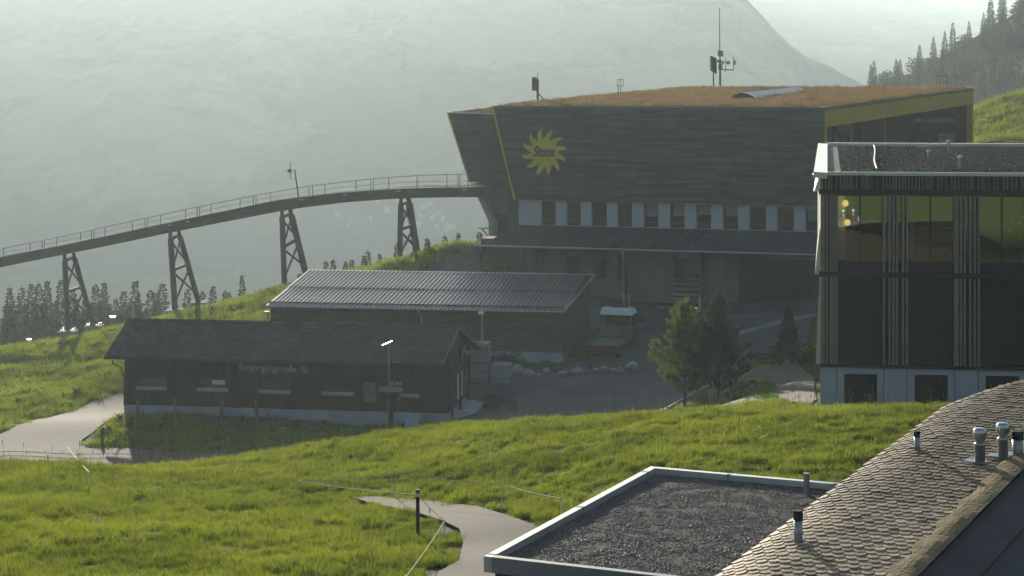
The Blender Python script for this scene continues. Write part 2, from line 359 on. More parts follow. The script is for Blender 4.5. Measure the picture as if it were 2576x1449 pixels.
def axis(a,b,step,lo,hi):
    m=list(np.arange(a,b+1e-6,step)); s=step; v=m[-1]
    while v<hi: s*=1.22; v=min(v+s,hi); m.append(v)
    s=step; v=m[0]; pre=[]
    while v>lo: s*=1.22; v=max(v-s,lo); pre.append(v)
    return np.array(pre[::-1]+m)
def gridmesh(name, xs, ys, Z, mat, smooth=True):
    nx,ny=len(xs),len(ys); XX,YY=np.meshgrid(xs,ys); v=np.c_[XX.ravel(),YY.ravel(),Z.ravel()]
    i=np.arange(nx*ny).reshape(ny,nx); f=np.stack([i[:-1,:-1],i[:-1,1:],i[1:,1:],i[1:,:-1]],-1).reshape(-1,4)
    me=bpy.data.meshes.new(name); me.from_pydata(v.tolist(),[],f.tolist()); me.materials.append(mat)
    if smooth: me.polygons.foreach_set('use_smooth',np.ones(len(f),dtype=bool))
    me.update(); o=bpy.data.objects.new(name,me); C.objects.link(o); return o
xs=axis(-48,62,.8,-4600,4600); ys=axis(32,188,.8,-380,4600)
XX,YY=np.meshgrid(xs,ys); ter=gridmesh('ground',xs,ys,Hf(XX,YY),M['soil']); ter['kind']='structure'

# mountains across the valley
def fbm(x,y,s,o=5):
    return mnoise.fractal(Vector((x*s,y*s,3.7)),0.9,2.0,o)
def mountain(name, x0,x1,nx,y0,y1,ny, ridge, base, mat, amp, s):
    xs=np.linspace(x0,x1,nx); ys=np.linspace(y0,y1,ny); Z=np.zeros((ny,nx))
    for j,y in enumerate(ys):
        t=j/(ny-1); t=min(t/.8,1.0)
        for i,x in enumerate(xs):
            e=ridge(x); Z[j,i]=base+(e-base)*(t**.85)+amp*fbm(x,y,s)*math.sin(math.pi*min(t,.93))
    Z=np.minimum(Z,238)
    o=gridmesh(name,xs,ys,Z,mat,False); o['kind']='structure'; return o
def ipl(x,tab):
    return float(np.interp(x,[a for a,b in tab],[b for a,b in tab]))
RY=1300*.8+800*.2
MS=1.75
mountain('mountain',-900*MS,420*MS,190,820*MS,1500*MS,90,lambda x: MS*ipl(x/MS,[(-900,112),(-200,118),(60,118),(120,104),(150,72),(172,52),(190,33),(214,14),(231,2),(262,-18),(330,-70),(420,-90)]),-156,M['mount'],46,.0042)
mountain('far_mountain',-1500*MS,1700*MS,130,1700*MS,2500*MS,60,lambda x: MS*(124+6*math.sin(x*.0035)),-150,M['mountfar'],30,.0036)
mountain('wooded_hill',60,420,90,300,560,60,lambda x: ipl(x,[(60,-40),(70,-28),(80,-20),(88,-13),(98,-8),(110,-3),(120,3),(135,12),(180,38),(260,80),(420,95)]),-42,M['woodhill'],1.0,.05)

# draped sheets: roads, yard, paths, lawn
NOGRASS=[]
def drape(name, poly, mat, dz, step=1.2, kind='structure', nog=True):
    poly=[Vector((p[0],p[1])) for p in poly]; b=[]
    for i,p in enumerate(poly):
        q=poly[(i+1)%len(poly)]; n=max(1,int((q-p).length/step))
        for k in range(n): b.append(p.lerp(q,k/n))
    n=len(b); vs=list(b); ed=[(i,(i+1)%n) for i in range(n)]
    xs_=[p.x for p in b]; ys_=[p.y for p in b]
    x=min(xs_)
    while x<max(xs_):
        y=min(ys_)
        while y<max(ys_):
            vs.append(Vector((x,y))); y+=step
        x+=step
    r=geometry.delaunay_2d_cdt(vs,ed,[],1,1e-4)
    V=np.array([(p.x,p.y) for p in r[0]]); Z=Hf(V[:,0],V[:,1])+dz
    me=bpy.data.meshes.new(name); me.from_pydata(np.c_[V,Z].tolist(),[],[tuple(f) for f in r[2]]); me.materials.append(mat)
    me.polygons.foreach_set('use_smooth',np.ones(len(me.polygons),dtype=bool)); me.update()
    o=bpy.data.objects.new(name,me); C.objects.link(o); o['kind']=kind
    if nog: NOGRASS.append([(p.x,p.y) for p in poly])
    return o
def gp(*l, ymin=30): return [tuple(G(a,b,ymin)[:2]) for a,b in l]
yard=[(-22.5,112.5),(-4,107.5),(-5.5,103),(-2,99),(3,96),(7.4,97),(9.0,101),(11.0,105),(14,110),(17.5,114),(21,133),(23,142.5),(8,146.8),(1,149.5),(-1.5,146),(3,139),(8,131),(5,124.5),(-1,119),(-3,118),(-4.5,121.0),(-10,124),(-16,126),(-22,122)]
drape('yard',yard,M['asphalt'],.05)
road=gp((-60,1112),(0,1095),(120,1052),(230,1012),(312,988),ymin=90)+[(-21,118.5),(-23.0,111.8)]+gp((240,1085),(205,1110),(215,1130),(330,1130),(560,1142),(760,1120),ymin=90)+[(-8,93),(-13,88.5),(-18,87),(-24,88.5),(-32,91)]
drape('road',road,M['gravelroad'],.06)
path=gp((880,1258),(950,1258),(1080,1268),(1200,1282),(1290,1310),(1370,1345))+[(1.3,41),(0.6,33.5),(-2.2,33.5)]+gp((1155,1420),(1165,1375),(1155,1340),(1110,1318),(1060,1302),(985,1285))
drape('path',path,M['gravelroad'],.10,.6)
lawnp=[tuple(G(a,b,76)[:2]) for a,b in ((1800,1010),(1845,963),(1920,955),(1962,962),(1955,1015))]
walk=[(10.0,76),(8.4,86),(9.4,93),(10.8,102),(12.6,101),(14.2,95),(13.6,86),(11.5,72),(10.6,68)]
drape('walkway',walk,M['pavers'],.055)
drape('lawn',lawnp,M['lawn'],.075)
st=[tuple(G(a,b,100)[:2]) for a,b in ((1860,836),(2055,790),(2055,798),(1860,846))]
drape('drain_strip',st,M['concdark'],.075,nog=False)
gs=[tuple(G(a,b,140)[:2]) for a,b in ((1050,700),(1085,668),(1130,644),(1175,628),(1206,624),(1207,700))]
drape('gravel_slope',gs,pm('gravel_bank',(.105,.095,.08),.95,.35,1.2,bump=.8,bscale=8),.05)
for off in ((0,1139),(0,1150)):
    a,b=G(-30,off[1],90),G(330,off[1]+6,90); n=(Vector((-(b.y-a.y),b.x-a.x,0))).normalized()*.22
    pts_=[a.lerp(b,k/14)+Vector((0,.25*math.sin(k*.6),0)) for k in range(15)]
    drape('wheel_track',[tuple((p+n)[:2]) for p in pts_]+[tuple((p-n)[:2]) for p in pts_[::-1]],pm('worn_track',(.115,.10,.078),.9,.25,2.0,bump=.4,bscale=20),.075,nog=False)
kb=MB()
kl=[G(a,b,80) for a,b in ((1680,1032),(1745,995),(1800,965),(1868,930))]
for a,b in zip(kl[:-1],kl[1:]): kb.bar(a+Vector((0,0,.06)),b+Vector((0,0,.06)),.12,.22)
kb.build('kerb',M['concrete'],kind='structure')

# ------------------------------------------------------------------ scattered ground cover
def bladetuft(name, n, h0,h1, spread, wd, mat, lean=.5, seg=2, broad=False):
    b=MB()
    for i in range(n):
        a=random.uniform(0,6.283); r=spread*math.sqrt(random.random()); x,y=r*math.cos(a),r*math.sin(a)
        h=random.uniform(h0,h1); d=random.uniform(0,6.283); l=random.uniform(.15,1)*lean*h; t=random.uniform(0,6.283); wx,wy=math.cos(t)*wd/2,math.sin(t)*wd/2
        vs=[];k=seg+1
        for s in range(k):
            q=s/seg; ww=(1-q*.85) if not broad else math.sin(math.pi*(.12+.86*q))
            cx=x+math.cos(d)*l*q*q; cy=y+math.sin(d)*l*q*q; cz=h*(q-.18*q*q*lean)
            vs+= [(cx-wx*ww,cy-wy*ww,cz),(cx+wx*ww,cy+wy*ww,cz)]
        b.add(vs,[(2*s,2*s+1,2*s+3,2*s+2) for s in range(seg)])
    return bpy.data.objects.new(name,b.mesh(name,mat))
def coll(name, obs):
    c=bpy.data.collections.new(name)
    for o in obs: c.objects.link(o)
    return c
def inst_group(name, col, seed, s0, s1, tilt=.0, clump=1.7):
    ng=bpy.data.node_groups.new(name,'GeometryNodeTree'); ng.interface.new_socket('Geometry',in_out='INPUT',socket_type='NodeSocketGeometry'); ng.interface.new_socket('Geometry',in_out='OUTPUT',socket_type='NodeSocketGeometry')
    N=ng.nodes; L=ng.links; gi=N.new('NodeGroupInput'); go=N.new('NodeGroupOutput')
    dp=N.new('GeometryNodeDistributePointsOnFaces'); dp.distribute_method='RANDOM'; dp.inputs['Seed'].default_value=seed
    na=N.new('GeometryNodeInputNamedAttribute'); na.data_type='FLOAT'; na.inputs[0].default_value='dens'
    L.new(gi.outputs[0],dp.inputs['Mesh']); L.new(na.outputs[0],dp.inputs['Density'])
    ci=N.new('GeometryNodeCollectionInfo'); ci.inputs[0].default_value=col; ci.inputs[1].default_value=True; ci.inputs[2].default_value=True
    ip=N.new('GeometryNodeInstanceOnPoints'); L.new(dp.outputs['Points'],ip.inputs['Points']); L.new(ci.outputs[0],ip.inputs['Instance']); ip.inputs['Pick Instance'].default_value=True
    rv=N.new('FunctionNodeRandomValue'); rv.data_type='FLOAT_VECTOR'; rv.inputs[0].default_value=(-tilt,-tilt,0); rv.inputs[1].default_value=(tilt,tilt,6.283); rv.inputs['Seed'].default_value=seed+1
    L.new(rv.outputs[0],ip.inputs['Rotation'])
    rs=N.new('FunctionNodeRandomValue'); rs.data_type='FLOAT'; rs.inputs[2].default_value=s0; rs.inputs[3].default_value=s1; rs.inputs['Seed'].default_value=seed+2
    hs=N.new('GeometryNodeInputNamedAttribute'); hs.data_type='FLOAT'; hs.inputs[0].default_value='hs'
    mu0=N.new('ShaderNodeMath'); mu0.operation='MULTIPLY'; L.new(rs.outputs[1],mu0.inputs[0]); L.new(hs.outputs[0],mu0.inputs[1])
    nzt=N.new('ShaderNodeTexNoise'); nzt.inputs['Scale'].default_value=clump; nzt.inputs['Detail'].default_value=2; ps=N.new('GeometryNodeInputPosition'); L.new(ps.outputs[0],nzt.inputs['Vector'])
    mr=N.new('ShaderNodeMapRange'); mr.inputs['From Min'].default_value=.36; mr.inputs['From Max'].default_value=.66; mr.inputs['To Min'].default_value=.38; mr.inputs['To Max'].default_value=1.45; L.new(nzt.outputs[0],mr.inputs['Value'])
    mu=N.new('ShaderNodeMath'); mu.operation='MULTIPLY'; L.new(mu0.outputs[0],mu.inputs[0]); L.new(mr.outputs[0],mu.inputs[1])
    L.new(mu.outputs[0],ip.inputs['Scale']); L.new(ip.outputs[0],go.inputs[0]); return ng
def scatter(name, V, Fc, dens, hs, col, seed, s0, s1, parent=None, tilt=0.0, mat=None, clump=1.7):
    me=bpy.data.meshes.new(name); me.from_pydata(V,[],Fc)
    for nm,val in (('dens',dens),('hs',hs)):
        a=me.attributes.new(nm,'FLOAT','POINT'); a.data.foreach_set('value',np.array(val,dtype=np.float32))
    if mat: me.materials.append(mat)
    o=bpy.data.objects.new(name,me); C.objects.link(o); o.parent=parent; o['kind']='stuff'
    md=o.modifiers.new('scatter','NODES'); md.node_group=inst_group(name,col,seed,s0,s1,tilt,clump); return o
def inpoly(x,y,poly):
    r=np.zeros(len(x),bool); n=len(poly)
    for i in range(n):
        x1,y1=poly[i]; x2,y2=poly[(i+1)%n]
        c=((y1>y)!=(y2>y)); xx=(x2-x1)*(y-y1)/((y2-y1) if y2!=y1 else 1e-9)+x1; r^=c&(x<xx)
    return r
FOOT=[]     # building footprints added below; ground cover is made at the end
def ground_cover():
    gx=np.arange(-48,66,.6); gy=np.arange(30,244,.6); X2,Y2=np.meshgrid(gx,gy); x=X2.ravel(); y=Y2.ravel(); z=Hf(x,y)
    px=CX+F*x/y; py=HY-F*(z+.45)/y
    vis=(px>-60)&(px<2640)&(py<1490)
    best=np.full(2800,1e9); order=np.argsort(y,kind='stable'); bins=np.clip(((px+60)).astype(int),0,2799); seen=np.zeros(len(x),bool)
    rowm=None; lasty=-1
    for k in order:
        if not vis[k]: continue
        wpx=max(2,int(.5*F*.6/y[k])); b0=max(0,bins[k]-wpx); b1=min(2800,bins[k]+wpx)
        if py[k]<best[b0:b1].max()+5: seen[k]=True
        pg=HY-F*z[k]/y[k]
        seg=best[b0:b1]; np.minimum(seg,pg,out=seg)
    ok=vis&seen
    for p in NOGRASS+FOOT: ok&=~inpoly(x,y,p)
    nzv=np.array([mnoise.noise(Vector((a*.45,b*.45,1)))+.5*mnoise.noise(Vector((a*1.3,b*1.3,5))) for a,b in zip(x,y)]); 
    okg=ok.reshape(len(gy),len(gx)); idx=np.arange(len(x)).reshape(len(gy),len(gx))
    def patch(sel, name, dens, hs, col, seed, s0, s1, clump=1.7):
        q_=sel.reshape(okg.shape).astype(int); fm=(q_[:-1,:-1]+q_[1:,1:]+q_[1:,:-1]+q_[:-1,1:])>=3
        f=np.stack([idx[:-1,:-1],idx[:-1,1:],idx[1:,1:],idx[1:,:-1]],-1)[fm]
        if len(f)==0: return
        u,inv=np.unique(f,return_inverse=True); fc=inv.reshape(f.shape)
        scatter(name,np.c_[x[u],y[u],z[u]-.02].tolist(),fc.tolist(),dens[u],hs[u],col,seed,s0,s1,clump=clump)
    t1=[bladetuft('tuft',17,.09,.26,.17,.017,M['grass'],.75) for i in range(5)]
    t2=[bladetuft('tuft_wide',15,.10,.30,.26,.032,M['grass'],.75) for i in range(4)]
    wd=[bladetuft('weed',11,.16,.34,.13,.10,M['weed'],1.0,3,True) for i in range(3)]
    sk=[]
    for i in range(4):
        b=MB(); h=random.uniform(.4,.75); dx=random.uniform(-.1,.1); dy=random.uniform(-.1,.1)
        b.tube([(0,0,0),(dx*.4,dy*.4,h*.6),(dx,dy,h)],.0035,4); b.lathe([(.004,-.02),(.013,.02),(.011,.07),(.002,.1)],5,(dx,dy,h)); sk.append(bpy.data.objects.new('stalk',b.mesh('stalk',M['seed'])))
    cg=coll('tufts_near',t1); cw=coll('tufts_far',t2); cweed=coll('weeds',wd); cs=coll('stalks',sk)
    hs=np.clip(1+.55*nzv,.5,1.8)
    near=ok&(y<77); mid=ok&(y>=76)&(y<190); far=ok&(y>=189)
    patch(near,'meadow_grass',np.full(len(x),130.),hs,cg,3,.5,1.0,2.4)
    patch(mid,'hillside_grass',np.where(nzv>-.2,24.,15.),hs*np.where((px>1290)&(y<132),.4,1.2),cw,5,.8,1.3)
    patch(far,'upper_meadow_grass',np.full(len(x),8.),hs*1.7,cw,6,.9,1.4)
    patch(near,'meadow_weeds',np.where(nzv>.25,1.6,.12),np.ones(len(x)),cweed,8,.35,.7)
    patch(mid,'hillside_weeds',np.where(nzv>.1,1.5,.25)*(px<1240),np.ones(len(x))*1.15,cweed,9,.6,1.5)
    patch(near,'seed_stalks',np.where((y>54)&(nzv>-.4),2.4,.6),np.ones(len(x)),cs,11,.5,1.0)
    
# ------------------------------------------------------------------ building pieces
def tiled(parent, name, p00,p10,p01,p11, courses, tw, th, mat, kind='stuff'):
    p00,p10,p01,p11=[Vector(p) for p in (p00,p10,p01,p11)]; n=(p10-p00).cross(p01-p00).normalized()
    if n.z<0: n=-n
    b=MB()
    def q(s,x): return (p00.lerp(p10,x)).lerp(p01.lerp(p11,x),s)
    Lx=(p10-p00).length; k=int(Lx/tw)
    for i in range(courses):
        s0=i/courses; s1=min(1,(i+1.35)/courses); off=.5*(i%2)
        for j in range(-1,k+1):
            x0=max(0,(j+off)/k+.0008); x1=min(1,(j+1+off)/k-.0008)
            if x1-x0<.002: continue
            a,c,d,e=q(s0,x0),q(s0,x1),q(s1,x1),q(s1,x0); l=th*random.uniform(1.2,2.0)
            b.add([a+n*.004,c+n*.004,c+n*l,a+n*l,d+n*th*.3,e+n*th*.3],[(0,1,2,3),(3,2,4,5),(0,3,5),(1,4,2)])
    return b.build(name,mat,parent,kind=kind)
def slab(parent,name,p00,p10,p01,p11,th,mat):
    p=[Vector(x) for x in (p00,p10,p11,p01)]; dz=Vector((0,0,-th))
    return MB().hexa([x+dz for x in p]+p).build(name,mat,parent)
def boards(parent, x0,x1,y,z0,z1,w,mat,holes=(),name='board',th=.03,z1f=None):
    n=max(1,int(round((x1-x0)/w))); w=(x1-x0)/n; cache={}
    for i in range(n):
        a=x0+i*w; c=a+w; top=z1 if z1f is None else z1f(a+w/2); segs=[(z0,top)]
        for hx0,hx1,hz0,hz1 in holes:
            if c>hx0+.02 and a<hx1-.02: segs=[s for s in ((z0,hz0),(hz1,top)) if s[1]-s[0]>.02]
        for s in segs:
            t=th*(1 if i%2 else .55); k=(round(s[1]-s[0],2),i%2)
            if k not in cache: cache[k]=MB().box(.006,w-.006,-t,.02,0,s[1]-s[0]).mesh(name,mat)
            obj(name,cache[k],parent,(a,y,s[0]))
def ribpanel(name, e, s, nr, mat, rh=.06, th=.02):
    e=Vector(e); s=Vector(s); n=e.cross(s).normalized(); n = n if n.z>0 else -n
    prof=[]
    for i in range(nr):
        for f,h in ((0,0),(.55,0),(.63,1),(.84,1),(.92,0)): prof.append(((i+f)/nr,h*rh))
    prof.append((1,0)); b=MB(); k=len(prof)
    vs=[e*f+n*h for f,h in prof]+[e*f+n*h+s for f,h in prof]
    b.add(vs,[(i,i+1,k+i+1,k+i) for i in range(k-1)],.5)
    b.add([e*f+n*(h) for f,h in prof]+[e*f-n*th for f,h in prof],[(k+i,k+i+1,i+1,i) for i in range(k-1)],.5)
    return b.mesh(name,mat)
def text_mesh(body, size, depth, mat, shear=0.0, bold=0.0, spacing=1.0):
    cu=bpy.data.curves.new('lettering','FONT'); cu.body=body; cu.size=size; cu.extrude=depth; cu.shear=shear; cu.offset=bold; cu.space_character=spacing
    o=bpy.data.objects.new('lettering',cu); C.objects.link(o); bpy.context.view_layer.update()
    me=bpy.data.meshes.new_from_object(o.evaluated_get(bpy.context.evaluated_depsgraph_get())); bpy.data.objects.remove(o); me.materials.clear(); me.materials.append(mat); me.name='lettering'
    return me
def fit_text(body, x0,x1,z0,h, y, mat, parent, **kw):
    me=text_mesh(body,1.0,.02,mat,**kw); v=np.array([p.co[:] for p in me.vertices]); a,b_=v.min(0),v.max(0)
    sx=(x1-x0)/(b_[0]-a[0]); sz=h/(b_[1]-a[1])
    for p in me.vertices: X,Y,Z=p.co; p.co=((X-a[0])*sx+x0,y-Z,(Y-a[1])*sz+z0)
    return obj('lettering',me,parent)
def sunburst(parent, c, r, y, mat, rays=12, name='sun_emblem', th=.05):
    pts_=[]; st=2*math.pi/rays
    for k in range(rays):
        a=k*st+.22
        for da,rr in ((-.5,.55),(-.30,.66),(-.12,.80),(.10,.93),(.36,1.0),(.30,.86),(.33,.72),(.42,.62)):
            t=a+da*st; pts_.append((c[0]+r*rr*math.sin(t),y,c[1]+r*rr*math.cos(t)))
    return MB().prism(pts_,(0,th,0),.5).build(name,mat,parent)

# ------------------------------------------------------------------ waste collection hut
hf=Fr(P(312,1047,112.3),-9.0); hut=thing('waste_collection_hut','long low dark brown wooden hut with grey tiled gable roof and concrete plinth','hut',hf.O,hf.a)
hL=hf.x(1125); zp=hf.pix(312,1018)[1]; zw=hf.pix(312,905)[1]; hD=5.6
FOOT.append([tuple((hf.O+hf.u*a+hf.v*b)[:2]) for a,b in ((-.2,0),(hL+1.4,0),(hL+1.4,hD),(-.2,hD))])
MB().box(0,hL,.0,hD,-1.2,zp).build('plinth',M['concrete'],hut)
MB().box(.03,hL-.03,.06,hD,zp,zw+.3).build('wall',M['woodhut'],hut)
wpx=[((347,418),(948,972),(343,420),978.6),((502,568),(953,975),(496,574),983),((657,731),(955,980),(651,732),988),((815,888),(960,985),(810,892),993),((1019,1053),(963,990),(1005,1055),998)]
holes=[]
for k,((a,b),(t,bo),(s0,s1),sb) in enumerate(wpx):
    x0,zt=hf.pix(a,t+ .0); x1,_=hf.pix(b,t); _,zb=hf.pix((a+b)/2,bo); _,zt=hf.pix((a+b)/2,t)
    holes.append((x0,x1,zb,zt))
    fr=MB(); fw=.05
    for q in ((x0,x0+fw,zb,zt),(x1-fw,x1,zb,zt),(x0+fw,x1-fw,zb,zb+fw),(x0+fw,x1-fw,zt-fw,zt)): fr.box(q[0],q[1],-.004,.05,q[2],q[3])
    wn=fr.build('window',M['slatdark'],hut)
    MB().box(x0+fw,x1-fw,.02,.03,zb+fw,zt-fw).build('pane',M['pane'] if k!=1 else M['pane'],wn)
    if k==1:
        xa,za=hf.pix(533,952.5); xb,zc=hf.pix(568,967.5); MB().box(xa,xb-.05,.008,.016,zc,za-.03).build('blind',M['whitepaint'],wn)  # added white sheet standing in for the bright reflection in this pane
    xs0,zs=hf.pix(s0,sb); xs1,_=hf.pix(s1,sb); MB().hexa([(xs0,-.18,zs),(xs1,-.18,zs),(xs1,.0,zs),(xs0,.0,zs),(xs0,-.18,zs+.04),(xs1,-.18,zs+.04),(xs1,.0,zb-.005),(xs0,.0,zb-.005)]).build('sill',M['concrete'],wn)
boards(hut,0,hL,.06,zp+.002,zw,.2,M['woodhut'],holes)
fy,ry,by=-.75,2.85,6.4
e0=hf.p3(262,898,fy); e1=hf.p3(1112,915,fy); r0=hf.p3(320,805,ry); r1=hf.p3(1155,823,ry)
ez=(e0.z+e1.z)/2; rz_=(r0.z+r1.z)/2
for p in (e0,e1): p.z=ez
for p in (r0,r1): p.z=rz_
b0=Vector((r0.x*2-e0.x-.2,by,ez)); b1=Vector((r1.x+.25,by,ez)); 
b0.x=e0.x+.9; b1.x=e1.x+1.1
slab(hut,'roof',e0,e1,r0,r1,.14,M['slatdark']); slab(hut,'roof',r0,r1,b0,b1,.14,M['slatdark'])
tiled(hut,'roof_tiles',e0,e1,r0,r1,26,.30,.018,M['tilehut']); tiled(hut,'roof_tiles',b0,b1,r0,r1,20,.45,.018,M['tilehut'])
rb=MB(); nrt=40
for i in range(nrt): rb.tube([r0.lerp(r1,i/nrt)+Vector((0,0,-.02)),r0.lerp(r1,(i+1.04)/nrt)+Vector((0,0,.0))],.13,8,r1=.145)
rb.build('ridge_tiles',M['tilehut'],hut,kind='stuff')
MB().bar(e1+Vector((.03,0,-.06)),r1+Vector((.03,0,-.06)),.05,.22).bar(r1+Vector((.03,0,-.06)),b1+Vector((.03,0,-.06)),.05,.22).build('barge_board',M['woodgrey'],hut)
g=MB(); g.tube([e0+Vector((0,-.07,-.1)),e1+Vector((0,-.07,-.1))],.065,8); g.build('gutter',M['slatdark'],hut)
dp=[hf.p3(283,905,-.7),hf.p3(284,914,-.7),hf.p3(292,919,-.4),hf.p3(304,924,-.1),Vector((.05,-.1,zp+1.6)),Vector((.05,-.1,zp))]
MB().tube(dp,.045,8).build('downpipe',M['slatdark'],hut)
# gable end wall, side porch posts and braces
gw=[(hL,0,zw-.05),(hL,hD,zw-.05),(hL,ry,rz_-.22)]
MB().prism([(hL-.06,.02,zp),(hL-.06,hD,zp),(hL-.06,hD,zw+.1),(hL-.06,ry,rz_-.2),(hL-.06,.02,zw+.1)],(.1,0,0)).build('gable_wall',M['woodhut'],hut)
for px,zt,d in ((1127,zw,-.1),(1146,zw+.9,2.4),(1167,zw,5.2)):
    MB().box(hL+.25,hL+.37,d,d+.12,-.6,zt).build('porch_post',M['slatdark'],hut)
MB().bar((hL+.31,2.4,zw-.3),(hL+.31,4.0,zw+.75),.1,.1).build('brace',M['woodgrey'],hut)
MB().bar((hL-1.6,-.1,zw-.75),(hL+.2,-.1,zw-1.25),.09,.06).build('brace',M['woodhut'],hut)
MB().hexa([(hL+.02,.0,-.8),(hL+1.2,.4,-.8),(hL+1.2,hD,-.8),(hL+.02,hD,-.8),(hL+.02,.0,zp-.2),(hL+1.2,.4,zp-.35),(hL+1.2,hD,zp-.2),(hL+.02,hD,zp-.1)]).build('ramp',M['concrete'],hut)
MB().box(hL+.08,hL+.11,2.6,4.3,zp+.35,zp+1.85).build('door',M['whitepaint'],hut)
# lettering and emblem mounted on the hut
sg=thing('wall_sign','grey Entsorgungsstelle lettering with small yellow sun on the dark hut wall','sign',hf.O,hf.a)
xa,za=hf.pix(602.5,933); xb,_=hf.pix(746,933); _,zb=hf.pix(674,937); _,ztp=hf.pix(674,917.5)
tm=fit_text('Entsorgungsstelle',xa,xb,zb-.05,ztp-zb+.05,-.0,M['whitesign'],sg)
cx,cz=hf.pix(766,928.5); se=sunburst(sg,(cx,cz),.27,-.03,M['yellowsign'],14,th=.03)
fit_text('Stoos',cx-.14,cx+.14,cz-.05,.12,-.045,M['redsign'],sg,shear=.2)
po=thing('framed_poster','blue and red poster in pale frame on the hut wall','poster',hf.O,hf.a)
x0,zt=hf.pix(916,962); x1,zb=hf.pix(945,1010); zt=hf.pix(930,962)[1]
MB().box(x0,x1,-.03,.02,zb,zt).build('frame',M['copinggrey'],po); MB().box(x0+.05,x1-.05,-.04,-.032,zb+.24,zt-.05).build('print',M['poster'],po)

# ------------------------------------------------------------------ brown shed with ribbed metal roof
bf=Fr(P(1414,915,124.0),-9.0); shed=thing('machine_shed','long brown log shed with pale ribbed metal lean-to roof behind the hut','shed',bf.O,bf.a)
bx0=bf.x(680); bD=8.4; zc=bf.pix(1414,888)[1]; sk_=.10
e0=bf.p3(668,768,-.6); e1=bf.p3(1420,783,-.6); r0=bf.p3(775,682,8.9); r1=bf.p3(1497,692,8.9)
ez=(e0.z+e1.z)/2; rz_=(r0.z+r1.z)/2
for p in (e0,e1): p.z=ez
for p in (r0,r1): p.z=rz_
FOOT.append([tuple((bf.O+bf.u*a+bf.v*b)[:2]) for a,b in ((bx0,0),(0,0),(1.0,bD),(bx0+1,bD))])
MB().box(bx0,0,0,bD,-1,zc).build('plinth',M['concrete'],shed)
skx=(r1.x-e1.x)/9.5
MB().hexa([(bx0,.08,zc),(-.02,.08,zc),(-.02+skx*bD,bD,zc),(bx0+skx*bD,bD,zc),(bx0,.08,ez-.1),(-.02,.08,ez-.1),(-.02+skx*bD,bD,rz_-.2),(bx0+skx*bD,bD,rz_-.2)]).build('wall',M['woodbarn'],shed)
lg=MB(); zz=zc
while zz<ez-.12:
    h=min(.145,ez-.11-zz); x=bx0
    while x<-.01:
        x2=min(-.0,x+random.uniform(3,5.5)); lg.hexa([(x,.02,zz+.008),(x2-.008,.02,zz+.008),(x2-.008,.1,zz+.008),(x,.1,zz+.008),(x,.045,zz+h),(x2-.008,.045,zz+h),(x2-.008,.1,zz+h),(x,.1,zz+h)]); x=x2
    zz+=.15
lg.build('siding',M['woodbarn'],shed,kind='stuff')
lg=MB(); zz=zc
while zz<rz_-.25:
    y0=max(.05,(zz-ez+.1)/(rz_-ez)*9.5) if zz>ez-.12 else .05
    if y0<bD-.3: lg.hexa([(skx*y0,y0,zz+.008),(skx*y0+.05,y0,zz+.008),(skx*bD+.05,bD,zz+.008),(skx*bD,bD,zz+.008),(skx*y0,y0,zz+.14),(skx*y0+.03,y0,zz+.14),(skx*bD+.03,bD,zz+.14),(skx*bD,bD,zz+.14)])
    zz+=.15
lg.build('siding',M['woodbarn'],shed,kind='stuff')
slab(shed,'roof_deck',e0+Vector((.05,.03,-.03)),e1+Vector((-.05,.03,-.03)),r0+Vector((.05,-.03,-.03)),r1+Vector((-.05,-.03,-.03)),.12,M['woodbarn'])
NP=23; ev=(e1-e0)/NP; svec=(r0-e0)
m1=ribpanel('roof_panel',ev*1.004,svec*.50,3,M['metalroof']); m2=ribpanel('roof_panel',ev*1.004,svec*.50,3,M['metalroof'])
for i in range(NP):
    obj('roof_panel',m1,shed,e0+ev*i+Vector((0,0,.0)))
    obj('roof_panel',m2,shed,e0+ev*i+svec*.495+Vector((0,0,.055)))
q=svec*.075+Vector((0,0,.05)); MB().bar(e0+q,e1+q,.06,.11).build('snow_guard',M['steelpaint'],shed)
MB().bar(r0+Vector((0,0,.07)),r1+Vector((0,0,.07)),.16,.05).build('ridge_cap',M['coping'],shed)
MB().bar(e1+Vector((.03,0,.02)),r1+Vector((.03,0,.06)),.06,.14).build('verge_trim',M['copinggrey'],shed)
MB().tube([e0+Vector((0,-.08,-.06)),e1+Vector((0,-.08,-.06))],.06,8).build('gutter',M['copinggrey'],shed)
xd=bf.x(1061); MB().tube([(xd-.25,-.5,ez-.1),(xd,-.06,ez-.5),(xd,-.06,zc)],.04,8).build('downpipe',M['metal'],shed)

# ------------------------------------------------------------------ funicular station
sf=Fr(P(1305,567,150.0),-17.5); stn=thing('funicular_station','large funicular station with dark slate cladding, grassy roof and yellow end frame','station',sf.O,sf.a)
sL=sf.x(2075); ztop=sf.pix(1305,500)[1]; zg=-6.3
FOOT.append([tuple((sf.O+sf.u*a+sf.v*b)[:2]) for a,b in ((-3,-2.4),(sL+1,-.2),(sL+17,30),(14,33),(-6,8))])
MB().box(0,sL,.05,1.2,zg,-.02).build('lower_wall',M['wallbeige'],stn)
